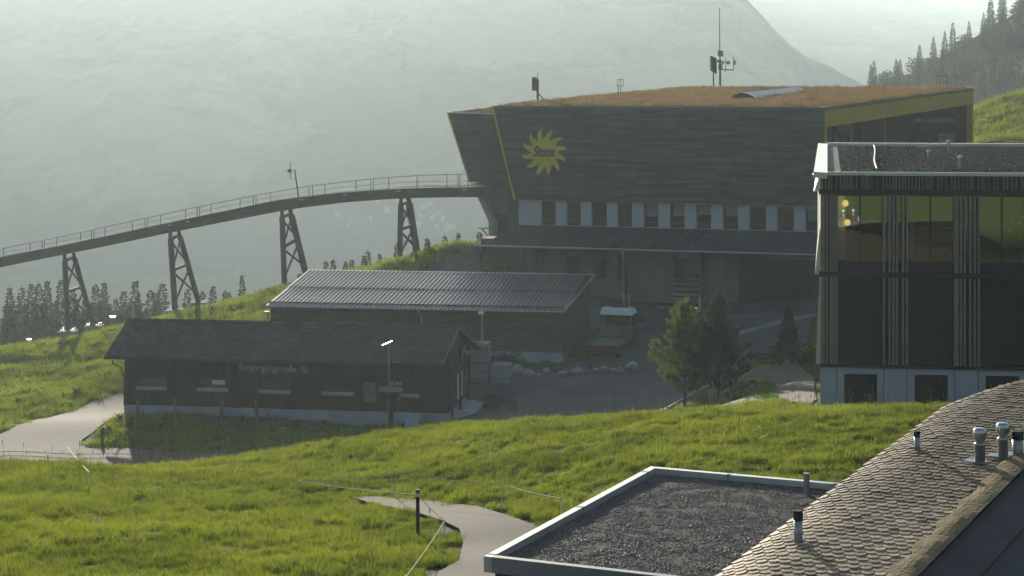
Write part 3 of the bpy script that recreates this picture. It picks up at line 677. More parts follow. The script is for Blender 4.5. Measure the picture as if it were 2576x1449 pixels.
# white band with window openings
wx=[(1362,1398),(1425,1461),(1488,1526),(1553,1590),(1619,1656),(1685,1722),(1751,1789),(1818,1857),(1885,1927),(1955,1997),(2026,2066)]
ops=[]
for a,b in wx:
    m_=(a+b)/2; ops.append((sf.x(a),sf.x(b),sf.pix(m_,506+(m_-1362)*.0235+65-.0)[1],sf.pix(m_,506+(m_-1362)*.0235)[1]))
wb=MB(); prev=0.0
for x0,x1,z0,z1 in ops:
    wb.box(prev,x0,0,.35,0,ztop+.3); wb.box(x0,x1,0,.35,z1,ztop+.3); wb.box(x0,x1,0,.35,0,z0); prev=x1
wb.box(prev,sL,0,.35,0,ztop+.3); wb.build('upper_wall',M['wallwhite'],stn)
pale=(4,5,6,7,10)
for k,(x0,x1,z0,z1) in enumerate(ops):
    fr=MB(); w_=.06
    for a in ((x0,x0+w_,z0,z1),(x1-w_,x1,z0,z1),(x0+w_,x1-w_,z0,z0+w_),(x0+w_,x1-w_,z1-w_,z1),(x0+w_,x1-w_,z0+.5,z0+.54)): fr.box(a[0],a[1],.24,.32,a[2],a[3])
    wn=fr.build('window',M['steelpaint'],stn); MB().box(x0+w_,x1-w_,.28,.29,z0+w_,z1-w_).build('pane',M['paneb'],wn)
    MB().box(x0,x1,-.05,.24,z0-.05,z0+.0).build('sill',M['copinggrey'],wn)
    if k in pale:
        t=random.uniform(.35,.6); sl_=MB(); zz=z1-.08
        while zz>z0+(z1-z0)*(1-t): sl_.box(x0+.2,x1-w_,.262,.272,zz-.075,zz); zz-=.085
        sl_.build('blind',M['blind'],wn)
# slate cladding on the long front
d0=-.32
cTL=sf.p3(1241,269,d0); cTR=sf.p3(2065,269.5,d0); cBR=sf.p3(2075,521,d0); cBL=sf.p3(1297,497,d0)
zT=(cTL.z+cTR.z)/2; zB=(cBL.z+cBR.z)/2
cTR.x=max(cTR.x,cBR.x); cTL.z=cTR.z=zT; cBL.z=cBR.z=zB; cBR.x=cTR.x
def lap(parent,name,TL,TR,BR,BL,rows,mat,y,seed,slen=(1.2,3.4)):
    rd=random.Random(seed); b=MB()
    for i in range(rows):
        f0=i/rows; f1=(i+1)/rows; za=BL.z+(TL.z-BL.z)*f0; zb_=BL.z+(TL.z-BL.z)*f1
        xl0=BL.x+(TL.x-BL.x)*f0; xl1=BL.x+(TL.x-BL.x)*f1; xr=BR.x+(TR.x-BR.x)*f0; x=xl0; first=True
        while x<xr-.02:
            x2=min(xr,x+rd.uniform(*slen)); t=.035+rd.uniform(0,.012); xt=xl1 if first else x
            b.hexa([(x,y-t,za),(x2-.012,y-t,za),(x2-.012,y+.02,za),(x,y+.02,za),(xt,y-.008,zb_-.004),(x2-.012,y-.008,zb_-.004),(x2-.012,y+.02,zb_-.004),(xt,y+.02,zb_-.004)],rd.random()); x=x2; first=False
    return b.build(name,mat,parent,kind='stuff')
lap(stn,'cladding',cTL,cTR,cBR,cBL,52,M['clad'],d0,3)
MB().prism([(cTL.x,d0+.02,zT),(cTR.x,d0+.02,zT),(cTR.x,d0+.02,zB),(cBL.x,d0+.02,zB)],(0,.34,0)).build('cladding_back',M['clad'],stn)
MB().bar(cTL+Vector((-.06,-.03,.0)),cBL+Vector((-.06,-.03,.0)),.17,.16).build('yellow_trim',M['yellow'],stn)
# roof sheet rising gently to the back
rA=sf.loc(P(1240,268,150.2)); rD=sf.loc(P(2065,269.3,143.0)); rB=sf.loc(P(1725,221,185)); rC=sf.loc(P(2449,221.5,176.6)); 
rA=Vector((cTL.x,d0-.02,zT)); rD=Vector((cTR.x,d0-.02,zT))
slab(stn,'roof',rA,rD,rB,rC,.25,M['concdark'])
MB().bar(rB+Vector((0,0,.06)),rC+Vector((0,0,.06)),.25,.16).bar(rA+Vector((0,0,.03)),rB+Vector((0,0,.05)),.2,.1).build('roof_edge_trim',M['coping'],stn)
MB().bar(rA+Vector((0,.05,.02)),rD+Vector((0,.05,.02)),.1,.08).build('roof_front_trim',M['copinggrey'],stn)
# body below the roof
z0b=zg
MB().hexa([(rA.x+1,.4,z0b),(cTR.x-.1,.4,z0b),(rC.x-1.6,rC.y-3,z0b),(rB.x+1,rB.y-1,z0b),(rA.x+1,.4,zT-.3),(cTR.x-4.5,.4,zT-.3),(rC.x-7,rC.y-4,rC.z-.3),(rB.x+1,rB.y-1,rB.z-.3)]).build('rear_walls',M['clad'],stn)
# yellow end frame with the deep dark opening
def on(t,dz): p=rD.lerp(rC,t); return Vector((p.x,p.y,p.z+dz))
edir=(rC-rD); edir.z=0; edir.normalize(); en=Vector((edir.y,-edir.x,0))   # outward, to the right and towards the viewer
FH=1.47
fr=MB(); fr.prism([on(0,.06),on(1,.06),on(1,-FH),on(0,-FH)],-en*.5); fr.build('yellow_fascia',M['yellow'],stn)
MB().prism([on(0,-FH),on(.012,-FH),on(.012,-12),on(0,-12)],-en*.5).build('yellow_post',M['yellow'],stn)
MB().prism([on(.985,-FH),on(1,-FH),on(1,-12),on(.985,-12)],-en*.5).build('yellow_post',M['yellow'],stn)
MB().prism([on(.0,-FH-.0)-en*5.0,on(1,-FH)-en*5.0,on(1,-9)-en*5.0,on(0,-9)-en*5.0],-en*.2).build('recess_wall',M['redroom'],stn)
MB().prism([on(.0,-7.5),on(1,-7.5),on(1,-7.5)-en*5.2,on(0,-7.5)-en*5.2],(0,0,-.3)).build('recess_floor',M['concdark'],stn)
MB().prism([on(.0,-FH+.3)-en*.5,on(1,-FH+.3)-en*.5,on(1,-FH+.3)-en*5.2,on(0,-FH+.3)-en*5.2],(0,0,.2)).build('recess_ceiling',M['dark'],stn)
def rec(px0,px1,py0,py1,dep,mat,name,th=.25,parent=stn):      # a flat piece inside the recess, dep metres in
    o=on(0,0)-en*dep; pts_=[]
    for px,py in ((px0,py0),(px1,py0),(px1,py1),(px0,py1)):
        dr=Vector(((px-CX)/F,1,(HY-py)/F)); dl=Vector((dr.dot(sf.u),dr.dot(sf.v),dr.z)); O=-Vector((sf.O.dot(sf.u),sf.O.dot(sf.v),sf.O.z))
        t=(o-O).dot(en)/dl.dot(en); pts_.append(O+dl*t)
    return MB().prism(pts_,-en*th).build(name,mat,parent)
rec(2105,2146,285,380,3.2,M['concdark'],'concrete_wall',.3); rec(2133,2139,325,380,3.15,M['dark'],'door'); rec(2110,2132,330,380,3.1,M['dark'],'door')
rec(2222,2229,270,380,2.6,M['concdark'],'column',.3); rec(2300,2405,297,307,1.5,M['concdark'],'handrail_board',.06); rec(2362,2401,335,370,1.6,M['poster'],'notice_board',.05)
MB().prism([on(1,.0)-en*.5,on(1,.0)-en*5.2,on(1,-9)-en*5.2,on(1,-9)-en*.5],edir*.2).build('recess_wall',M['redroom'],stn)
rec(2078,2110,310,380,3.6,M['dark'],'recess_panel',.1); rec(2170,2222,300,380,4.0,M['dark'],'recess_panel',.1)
# barrel skylight
k0=[P(1836,247,158),P(1902,247,157),P(2040,233,171.5),P(1965,230,172.5)]
a,b_,c_,d_=[sf.loc(x) for x in k0]
sky_=MB(); sky_.hexa([a+Vector((0,0,-.9)),b_+Vector((0,0,-.9)),c_+Vector((0,0,-.9)),d_+Vector((0,0,-.9)),a,b_,c_,d_]); so=sky_.build('skylight',M['dark'],stn)
bar=MB(); n_=10; S=14
for s in range(S):
    f0,f1=s/S,(s+1)/S
    for i in range(n_):
        def cv(f,i): 
            l=a.lerp(d_,f); r=b_.lerp(c_,f); t=i/n_; return l.lerp(r,t)+Vector((0,0,.45*math.sin(math.pi*t)))
        bar.add([cv(f0,i),cv(f0,i+1),cv(f1-.006,i+1),cv(f1-.006,i)],[(0,1,2,3)],.5)
    rib=[cv(f1,i)+Vector((0,0,.012)) for i in range(n_+1)]
    bar.tube(rib,.02,5,.2)
bar.build('skylight_glazing',M['copinggrey'],so)
fc=MB(); fc.add([a.lerp(b_,i/n_)+Vector((0,-.01,.45*math.sin(math.pi*i/n_))) for i in range(n_+1)],[tuple(range(n_+1))],.5); fc.build('skylight_end',M['dark'],so)
# left wing over the track and its concrete portal
def wpoly(l,Y): return [sf.loc(P(x,y,Y)) for x,y in l]
YW=156.0
wt=wpoly([(1128,284.5),(1246,286.5),(1290,458),(1183,458)],YW)
bk=Vector((6.0,17,1.1)); MB().prism(wt,bk).build('wing',M['cladwing'],stn)
lapw=MB(); TLw,TRw,BRw,BLw=wt
for i in range(40):
    f0,f1=i/40,(i+1)/40; p=[BLw.lerp(TLw,f0),BRw.lerp(TRw,f0),BRw.lerp(TRw,f1),BLw.lerp(TLw,f1)]; o_=Vector((.0,-.05,0)); cuts=[0]+sorted(random.uniform(.1,.9) for _ in range(2))+[1]
    for c0,c1 in zip(cuts[:-1],cuts[1:]):
        c1-=.002
        lapw.add([p[0].lerp(p[1],c0)+o_,p[0].lerp(p[1],c1)+o_,p[3].lerp(p[2],c1)+o_*.3,p[3].lerp(p[2],c0)+o_*.3,p[0].lerp(p[1],c0),p[0].lerp(p[1],c1)],[(0,1,2,3),(0,4,5,1)])
lapw.build('wing_cladding',M['cladwing'],stn,kind='stuff')
MB().bar(TLw+Vector((-.05,-.06,.05)),BLw+Vector((-.05,-.06,0)),.14,.12).build('wing_trim',M['yellow'],stn)
MB().bar(TLw+Vector((-.05,-.04,.04)),TLw+bk+Vector((-.05,0,.04)),.12,.1).bar(TLw+Vector((0,-.05,.03)),TRw+Vector((0,-.05,.03)),.1,.08).build('wing_roof_trim',M['coping'],stn)
MB().prism(wpoly([(1195,457),(1310,457),(1310,600),(1242,600),(1240,556)],157.2),(3,9,0)).build('portal_wall',M['concdark'],stn)
MB().prism(wpoly([(1184,459),(1198,459),(1243,556),(1229,556)],156.7),(2.5,8,0)).build('portal_edge',M['concrete'],stn)  # paler concrete than the wall: sunlight on this rim put into the colour
MB().prism(wpoly([(1229,556),(1243,556),(1241,612),(1230,612)],156.7),(.8,1.5,0)).build('portal_column',M['concrete'],stn)
MB().prism(wpoly([(1246,540),(1303,540),(1303,600),(1246,600)],157.0),(.05,.3,0)).build('portal_recess',M['redroom'],stn)
br=MB(); q=wpoly([(1231,574),(1203,574.5),(1228,594),(1212,576)],156.9); br.bar(q[0],q[1],.12,.1); br.bar(q[2],q[3],.1,.1); br.build('bracket',M['steelpaint'],stn)
# canopy along the front
ce0=sf.p3(1212,614,-4.3); ce1=sf.p3(2062,640,-4.3); cw0=Vector((0.0,.02,.0)); cw1=Vector((sL,.02,.0)); ezc=(ce0.z+ce1.z)/2; ce0.z=ce1.z=ezc
slab(stn,'canopy_deck',ce0+Vector((.1,.05,-.02)),ce1+Vector((0,.05,-.02)),cw0,cw1,.1,M['slatdark'])
NPc=28; ev=(ce1-ce0)/NPc; 
def cq(s,x): return (ce0.lerp(ce1,x)).lerp(cw0.lerp(cw1,x),s)
for i in range(NPc):
    for s0,s1,dz in ((0,.52,.01),(.50,1.0,.05)):
        b=MB(); nr=3; prof=[]
        for k in range(nr):
            for f,h in ((0,0),(.4,0),(.52,1),(.82,1),(.94,0)): prof.append(((i+(k+f)/nr)/NPc,h*.045+dz))
        prof.append(((i+1)/NPc,dz)); kk=len(prof)
        b.add([cq(s0,f)+Vector((0,0,h)) for f,h in prof]+[cq(s1,f)+Vector((0,0,h)) for f,h in prof],[(j,j+1,kk+j+1,kk+j) for j in range(kk-1)],.5)
        b.add([cq(s0,f)+Vector((0,0,h)) for f,h in prof]+[cq(s0,f)+Vector((0,0,-.02)) for f,h in prof],[(kk+j,kk+j+1,j+1,j) for j in range(kk-1)],.3)
        b.build('canopy_panel',M['tilecan'],stn)
MB().tube([ce0+Vector((-.1,-.08,-.08)),ce1+Vector((0,-.08,-.08))],.085,8).build('gutter',M['metal'],stn)
MB().bar(cw0+Vector((0,-.05,.05)),cw1+Vector((0,-.05,.05)),.1,.1).build('flashing',M['copinggrey'],stn)
# under the canopy
xw0=sf.x(1210,-2.2); boards(stn,xw0,sf.x(1345,-2.2),-2.2,zg-.5,ezc+.15,.28,M['woodred'],name='board')
MB().box(xw0,sf.x(1345,-2.2),-2.17,.0,zg-.5,ezc+.3).build('wooden_wall',M['woodred'],stn)
def fl(px0,px1,py0,py1,mat,name,d=0.0,th=.06,parent=stn,back=.03):
    x0=sf.x(px0,d);x1=sf.x(px1,d); m_=(px0+px1)/2; z1=sf.pix(m_,py0,d)[1]; z0=sf.pix(m_,py1,d)[1]
    return MB().box(x0,x1,d-th,d+back,z0,z1).build(name,mat,parent)
fl(1427,1459,644,700,M['dark'],'door'); fl(1491,1523,654,700,M['dark'],'door'); fl(1553,1569,640,705,M['dark'],'door'); fl(1698,1729,650,700,M['dark'],'door'); fl(1345,1352,625,700,M['concdark'],'pilaster'); fl(1794,1827,640,752,M['wallbeige'],'pilaster',-.05,.35); fl(1829,1858,640,760,M['concdark'],'pilaster',-.05,.2)
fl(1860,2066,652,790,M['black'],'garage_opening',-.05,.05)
for k in range(3): fl(1862+k*68,1927+k*68,656,790,M['dark'],'garage_door',-.09,.03)
for (px,py,wd) in ((1572,771,.0),(1764,778,.0)):
    g0=G(px,py,138); l=sf.loc(g0); 
    MB().box(l.x-.0,l.x+.2,l.y-.1,l.y+.1,l.z-.2,ezc).build('canopy_post',M['slatdark'],stn)
    if px<1600:
        MB().tube([(l.x-.12,l.y-.15,ezc+.05),(l.x-.1,l.y-.2,ezc-.5),(l.x-.02,l.y-.2,l.z+1.2),(l.x-.14,l.y-.2,l.z+.9)],.06,8).build('downpipe',M['metal'],stn)
# sun emblem sign on the cladding
ss=thing('sun_sign','big yellow sun sign with dark red Stoos lettering on the slate cladding','sign',sf.O,sf.a)
cx,cz=sf.pix(1369,383.5,d0-.1); sunburst(ss,(cx,cz),1.86,d0-.12,M['yellowsign'],12,th=.06)
fit_text('Stoos',cx-.88,cx+.90,cz-.34,.86,d0-.15,M['redsign'],ss,shear=.28,bold=.035,spacing=.92)
# dry grass on the roof
def roofgrass():
    n1,n2=60,26; V=[];d=[];h=[]
    for j in range(n2+1):
        for i in range(n1+1):
            s=j/n2; x=i/n1; p=(rA.lerp(rD,x)).lerp(rB.lerp(rC,x),s); V.append((p.x,p.y,p.z+.01)); d.append(26.0 if .01<x<.985 and .004<s<.985 else 0.0); h.append(1+.5*mnoise.noise(Vector((p.x*.4,p.y*.4,2))))
    f=[(j*(n1+1)+i,j*(n1+1)+i+1,(j+1)*(n1+1)+i+1,(j+1)*(n1+1)+i) for j in range(n2) for i in range(n1)]
    tf=[bladetuft('dry_tuft',14,.08,.26,.22,.032,M['dry'],.6) for i in range(4)]
    scatter('roof_grass',V,f,d,h,coll('dry_tufts',tf),21,.7,1.3,stn)
    MB().add([rA+Vector((0,.02,.006)),rD+Vector((0,.02,.006)),rC+Vector((0,0,.006)),rB+Vector((0,0,.006))],[(0,1,2,3)],.5).build('roof_substrate',pm('dry_substrate',(.10,.075,.042),.95,.35,1.0,bump=.5,bscale=6),stn)
    # wing roof
roofgrass()
w1=[TLw+Vector((.1,.0,.02)),TRw+Vector((0,.0,.02)),TRw+bk+Vector((0,0,.02)),TLw+bk+Vector((.1,0,.02))]
scatter('wing_roof_grass',[tuple(x) for x in w1],[(0,1,2,3)],[22]*4,[.8]*4,coll('dry_tufts_wing',[bladetuft('dry_tuft_wing',12,.08,.22,.2,.03,M['dry'],.6)]),22,.7,1.2,stn)

# things standing on the station roof
def mast(name,label,cat,px,pyb,Y): return thing(name,label,cat,P(px,pyb,Y))
o=mast('panel_antenna','brown panel antenna with whip on the left roof edge of the station','antenna',1351,256,158.5); s=158.5/F
MB().box(-.42,-.02,-.12,.12,28*s,62*s).build('antenna_panel',pm('brown_housing',(.20,.10,.06),.6),o); MB().tube([(.05,0,-.2),(.05,0,56*s)],.10,8).build('pole',pm('brown_pole',(.15,.075,.045),.6),o)
MB().tube([(.05,0,56*s),(.05,0,76*s)],.025,6).build('whip',M['steelpaint'],o); MB().tube([(.12,0,20*s),(.55,0,6*s)],.06,6).build('brace',M['steelpaint'],o); MB().box(.35,1.9,-.2,.2,-.05,.2).build('base_plate',M['coping'],o)
o=mast('roof_frame','small grey tubular frame on the station roof edge','frame',1561,236,171); s=171/F
t=MB(); t.tube([(-.2,0,-.1),(-.2,0,12*s),(-.25,0,20*s),(-.25,0,36*s),(.25,0,36*s),(.25,0,20*s),(-.25,0,20*s)],.045,6); t.tube([(.02,0,36*s),(.02,0,8*s),(-.05,0,0)],.045,6); t.tube([(-.2,0,2*s),(.4,0,2*s)],.06,6); t.build('tube_frame',M['steelpaint'],o)
o=mast('signal_panel','dark narrow panel on a pole beside the tall roof mast','antenna',1795,222,187); s=187/F
MB().tube([(0,0,-.3),(0,0,45*s)],.07,8).build('pole',M['steelpaint'],o); p=MB(); p.hexa([(-.27,-.12,44*s),(.32,-.12,36*s),(.32,.12,36*s),(-.27,.12,44*s),(-.3,-.12,82*s),(.28,-.12,76*s),(.28,.12,76*s),(-.3,.12,82*s)])
p.build('antenna_panel',M['slatdark'],o); q=MB()
for k in range(6): q.box(-.42,-.28,-.1,.1,(46+k*6)*s,(50+k*6)*s)
q.build('connector_row',M['copinggrey'],o)
o=mast('antenna_mast','tall thin mast with side arm and boxes on the station roof','antenna',1811.5,222,187)
MB().tube([(0,0,-.3),(0,0,70*s)],.10,8).build('pole',M['steelpaint'],o); MB().tube([(-.02,0,70*s),(-.05,0,150*s),(-.06,0,203*s)],.065,6,r1=.035).build('whip',M['steelpaint'],o)
MB().box(-.24,.28,-.2,.2,80*s,95*s).build('equipment_box',M['concdark'],o); MB().box(-.2,.2,-.2,.2,46*s,60*s).build('equipment_box',M['steelpaint'],o); MB().box(-.3,.1,-.15,.15,64*s,72*s).build('equipment_box',M['steelpaint'],o)
a_=MB(); a_.tube([(0,0,47*s),(.7,0,46.5*s),(1.35,0,46*s)],.06,6); a_.tube([(1.3,0,45*s),(1.3,0,82*s)],.05,6,r1=.03); a_.tube([(.52,0,40*s),(.52,0,78*s)],.04,6,r1=.02); a_.build('side_arm',M['steelpaint'],o)
a_=MB(); a_.lathe([(.05,0),(.16,.08),(.16,.3),(.05,.36)],8,(.26,0,60*s)); a_.lathe([(.05,0),(.2,.08),(.18,.3),(.05,.36)],8,(.78,0,60*s)); a_.lathe([(.05,0),(.14,.08),(.14,.4),(.05,.46)],8,(1.42,0,59*s)); a_.build('sensor',M['copinggrey'],o)
o=mast('roof_ladder_cage','dark tubular ladder cage at the right end of the station roof','railing',2380,224,176); s=176/F
t=MB(); 
for x in (-24,-16,12,24): t.tube([(x*s,0,-.3),(x*s,0,(32 if x<0 else 36)*s)],.05,6)
t.tube([(-24*s,0,31*s),(2*s,0,33*s)],.045,6); t.tube([(-24*s,0,16*s),(24*s,0,17*s)],.035,6); t.tube([(12*s,0,36*s),(24*s,0,35*s)],.045,6); t.tube([(2*s,0,-.2),(2*s,0,33*s)],.09,6); t.build('cage',M['steelpaint'],o)

# ------------------------------------------------------------------ funicular viaduct
TR0=P(1200,484,154.5); td=Vector((-math.cos(R(27)),math.sin(R(27)),0)); tn=Vector((.5,.866,0))
def trk(px):      # point of the track line above a photograph column
    k=(px-CX)/F; t=(TR0.x-k*TR0.y)/(k*td.y-td.x); return TR0+td*t
def trkz(px,py): p=trk(px); return Vector((p.x,p.y,(HY-py)*p.y/F))
topt=[(-60,662),(0,648),(157,619),(423,562),(703,504),(859,484.5),(1005,474),(1100,471.5),(1205,471)]
bott=[(-60,684),(0,670.5),(157,639.5),(423,584),(703,529.5),(859,509.5),(1005,499),(1100,496.5),(1205,496)]
def curve(tab,px): 
    return float(np.interp(px,[a for a,b in tab],[b for a,b in tab]))
def curves(tab,px): return (curve(tab,px-40)+2*curve(tab,px)+curve(tab,px+40))/4 if -20<px<1160 else curve(tab,px)
brg=thing('funicular_viaduct','curved brown steel funicular track viaduct leading out of the station on trestles','viaduct',(0,0,0))
gb=MB(); pxs=list(np.linspace(-60,1205,64))
for a,b in zip(pxs[:-1],pxs[1:]):
    p=[];wid=Vector((tn.x,tn.y,0))*1.15
    for x in (a,b):
        t_,b2=trkz(x,curves(topt,x)),trkz(x,curves(bott,x)); p.append((b2,t_))
    (b0_,t0_),(b1_,t1_)=p
    gb.add([b0_,b1_,t1_,t0_,b0_+wid,b1_+wid,t1_+wid,t0_+wid],[(0,1,2,3),(4,7,6,5),(3,2,6,7),(0,4,5,1)],.5)
    f=Vector((0,0,.08)); o_=-wid.normalized()*.12
    gb.add([t0_+o_-f,t1_+o_-f,t1_+o_,t0_+o_,t0_-f,t1_-f,t1_,t0_],[(0,1,2,3),(3,2,6,7),(0,4,5,1)],.9)
    gb.add([b0_+o_,b1_+o_,b1_+o_+f,b0_+o_+f,b0_,b1_,b1_+f,b0_+f],[(0,1,2,3),(3,2,6,7),(0,4,5,1)],.2)
gb.build('girder',M['girder'],brg)
for off in (.25,.9):
    MB().tube([trkz(x,curves(topt,x))+tn*off+Vector((0,0,.1)) for x in pxs],.06,5).build('rail',M['steel'],brg)
railt=[(-60,639),(0,626.5),(147,597),(372,547.5),(500,520),(640,491.5),(787,467),(859,458.5),(937,449.5),(1050,441),(1154,438),(1180,438)]
posts=[-26,10,77,107,113,144,204,231,237,265,334,366,372,405,468,497,503,532,605,638,645,682,778,787,818,896,934,940,979,1050,1125,1153,1158,1178]
ends=[-60,110,234,369,500,641.5,782,937,1155.5,1180]
for a,b in zip(ends[:-1],ends[1:]):
    n=max(2,int((b-a)/25)); xs_=np.linspace(a+2,b-2,n+1)
    hr=MB().tube([trkz(x,curve(railt,x))-tn*.05 for x in xs_],.035,6).build('handrail',M['metal'],brg)
    MB().tube([trkz(x,(curve(railt,x)*.5+curves(topt,x)*.5))-tn*.05 for x in xs_],.02,5).build('mid_rail',M['metal'],hr)
    for x in posts:
        if a<=x<=b: MB().bar(trkz(x,curve(railt,x)-.5)-tn*.05,trkz(x,curves(topt,x)+3)-tn*.05,.06,.05).build('rail_post',M['steelpaint'],hr)
for px in (430,475,760,870,1005,1170): MB().box(-.18,.18,-.1,.02,-.03,.05).build('bracket_plate',M['metal'],brg,loc=trkz(px,curves(topt,px)+6)-tn*.14)
o=thing('viaduct_aerial','small antenna on a pole standing on the viaduct walkway','antenna',trkz(752,498)); s=trk(752).y/F
MB().tube([(0,0,-.2),(-.35,0,70*s)],.06,8).build('pole',M['steelpaint'],o); t=MB(); t.tube([(-.26,0,48*s),(-.72,0,48*s),(-.75,0,92*s)],.045,6,r1=.03); t.tube([(-.3,0,60*s),(-.38,0,72*s)],.06,6); t.build('side_arm',M['steelpaint'],o)
MB().box(-.95,-.62,-.12,.12,64*s,73*s).build('equipment_box',M['concdark'],o)
bases=[((172,829),(237,815),(158,187)),((441,776),(503,756),(424,452)),((716,714),(772,683),(705,733)),((1005,656),(1052,637),(1005,1031))]
plab=['leftmost steel trestle, by the spruce forest edge','steel trestle rising behind the ridge of the hut','steel trestle standing at the left end of the shed roof','steel trestle nearest to the station wall']
for (l,r_,(tl,trr)),lab in zip(bases,plab):
    pl=trk(l[0]); Yl=pl.y-1.2; Bl=P(l[0],l[1],Yl); Br=P(r_[0],r_[1],Yl+3.2)
    Tl=trkz(tl,curves(bott,tl)); Trr=trkz(trr,curves(bott,trr)); Tl=P(tl+4,curves(bott,tl),Tl.y); Trr=P(trr-4,curves(bott,trr),Tl.y+1.0)
    o=thing('viaduct_trestle',lab,'trestle',Bl,0,'trestles under the funicular viaduct'); z=Vector((0,0,0)); L0=z; L1=Tl-Bl; R0=Br-Bl; R1=Trr-Bl
    kn=.91
    MB().bar(L0-Vector((0,0,.6)),L0.lerp(L1,kn),.42,.42).bar(L0.lerp(L1,kn-.01),L1+Vector((0,0,.05)),.28,.28).build('leg',M['steelpaint'],o)
    MB().bar(R0-Vector((0,0,.6)),R0.lerp(R1,kn),.42,.42).bar(R0.lerp(R1,kn-.01),R1+Vector((0,0,.05)),.28,.28).build('leg',M['steelpaint'],o)
    for f in (.91,.50): MB().bar(L0.lerp(L1,f),R0.lerp(R1,f+.02),.2,.24).build('crossbeam',M['steelpaint'],o)
    for f0,f1 in ((.88,.52),(.47,.08)):
        MB().bar(L0.lerp(L1,f0),R0.lerp(R1,f1),.13,.13).build('diagonal_brace',M['steelpaint'],o); MB().bar(L0.lerp(L1,f1),R0.lerp(R1,f0),.13,.13).build('diagonal_brace',M['steelpaint'],o)
    for q in (L0,R0):
        MB().box(q.x-.75,q.x+.75,q.y-.75,q.y+.75,q.z-1.6,q.z-.12).build('footing',M['concdark'],o)
        bb=MB()
        for dx in (-.55,-.35,.35,.55):
            for dy in (-.5,.5): bb.lathe([(.06,-.12),(.06,.03),(.03,.06)],6,(q.x+dx,q.y+dy,q.z))
        bb.build('anchor_bolts',M['metal'],o)
for k,(px,py,Y,wd,lab) in enumerate(((73,857,176,.22,'pale metal cover lying on the grassy crest at far left'),(237,845,168,.3,'pale metal cover in the grass below the leftmost trestle'),(284,800,176,.28,'bright metal cover on the crest above the hut roof'))):
    g0=P(px,py,Y); gz=H(g0.x,g0.y); o=MB().lathe([(wd,-.1),(wd,.12),(wd*.9,.15)],14).build('shaft_cover',M['steel']); o.location=(g0.x,g0.y,max(gz+.15,g0.z)); setp(o,lab,'cover','metal covers on the hillside')

# ------------------------------------------------------------------ lodge on the right
lf=Fr(P(2064,1045,68.0),-7.5); lod=thing('lodge','dark flat-roofed lodge with vertical brown slats, glazed upper floor and grey base on the right','building',lf.O,lf.a)
def LZ(py,px=2064): return lf.pix(px,py)[1]
lx=lambda px: lf.x(px)
xE=lx(2720); zb0,zb1=-1.2,LZ(922); zm=LZ(688); zt=LZ(437); z_slb0=LZ(693.5); zup0,zup1=LZ(681),LZ(488)
bk0=lf.loc(P(2058,360,99)); front0=lf.p3(2047,432,-.25); zr_=front0.z
FOOT.append([tuple((lf.O+lf.u*a+lf.v*b)[:2]) for a,b in ((-.1,0),(xE,0),(xE+4,31),(bk0.x,31))])
sv=Vector((bk0.x-front0.x,bk0.y-front0.y,0)); sv/=sv.y       # direction of the side wall per metre of depth
# base with garage openings
gar=[(2124.6,2206,940.5),(2302,2384.5,942.5),(2480.5,2564,945)]; joints=[2064,2105,2223,2281,2402,2461,2581,2640,2720]
def panel(p0,p1,z0,z1): MB().box(lx(p0)+.012,lx(p1)-.012,.0,.3,z0,z1).build('base_panel',M['wallwhite'],lod)
for i in range(len(joints)-1):
    a,b=joints[i],joints[i+1]; gq=[g for g in gar if a<g[0]<b]
    if not gq: panel(a,b,zb0,zb1); continue
    g0,g1,gt=gq[0]; zt_=LZ(gt-0,g0) ; zt_=lf.pix(g0,gt)[1]
    panel(a,g0,zb0,zb1); panel(g1,b,zb0,zb1); MB().box(lx(g0)-.012,lx(g1)+.012,0,.3,zt_,zb1).build('lintel',M['wallwhite'],lod)
    MB().box(lx(g0)-.012,lx(g1)+.012,.45,.5,zb0,zt_).build('garage_door',M['dark'],lod)
MB().box(.02,xE-.02,.05,.29,zb0-.02,zb1-.03).build('base_joint_back',M['black'],lod) if False else None
MB().box(-.05,xE,-.08,.35,zb1,LZ(913.5)).build('floor_band',M['slatdark'],lod)
MB().box(-.05,xE,-.10,.35,LZ(695),LZ(682)).build('floor_band',M['slatdark'],lod)
MB().box(-.05,xE,-.04,.35,LZ(489),LZ(475)).build('floor_band',M['slatdark'],lod)
MB().box(0,xE,.06,.3,LZ(475),LZ(436)).build('parapet_back',M['slatdark'],lod)
MB().box(.0,xE,.10,.3,LZ(913.5),LZ(695)).build('lower_wall',M['dark'],lod)
for a,b in ((2108,2221),(2284,2400),(2464,2579),(2640,2715)):
    MB().box(lx(a),lx(b),.04,.1,LZ(911),LZ(717)).build('shutter_panel',M['dark'],lod); MB().box(lx(a),lx(b),.05,.1,LZ(714.5),LZ(697)).build('shutter_panel',M['dark'],lod)
MB().box(.0,xE,.10,.3,LZ(682),LZ(658)).build('spandrel',M['slatdark'],lod)
MB().box(.0,lx(2104),.10,.3,LZ(658),LZ(489)).build('corner_panel',M['slatdark'],lod)
slats=[2067,2071.5,2080,2090,2097,2104.5,2223,2237,2247,2256,2271,2281,2402,2408,2417,2426,2440,2451,2461,2581,2595,2605,2614,2629,2639]
wsl=.08; ms1=MB().box(-wsl/2,wsl/2,-.16,.06,0,LZ(695)-LZ(913.5)).build; 
me1=None
def slat_mesh(h): return MB().box(-wsl/2,wsl/2,-.14,.03,0,h).mesh('slat',M['slat'])
def slat_mesh(h): return MB().box(-wsl/2*(h>=0),wsl/2,-.14,.03,0,-h).mesh('slat',M['slat'])
hA=abs(LZ(695)-LZ(913.5)); hB=abs(LZ(682)-LZ(489)); hC=abs(LZ(475)-LZ(437))
def smesh(h,wd,dp=.14): return MB().box(-wd/2,wd/2,-dp,.04,0,h).mesh('slat',M['slat'])
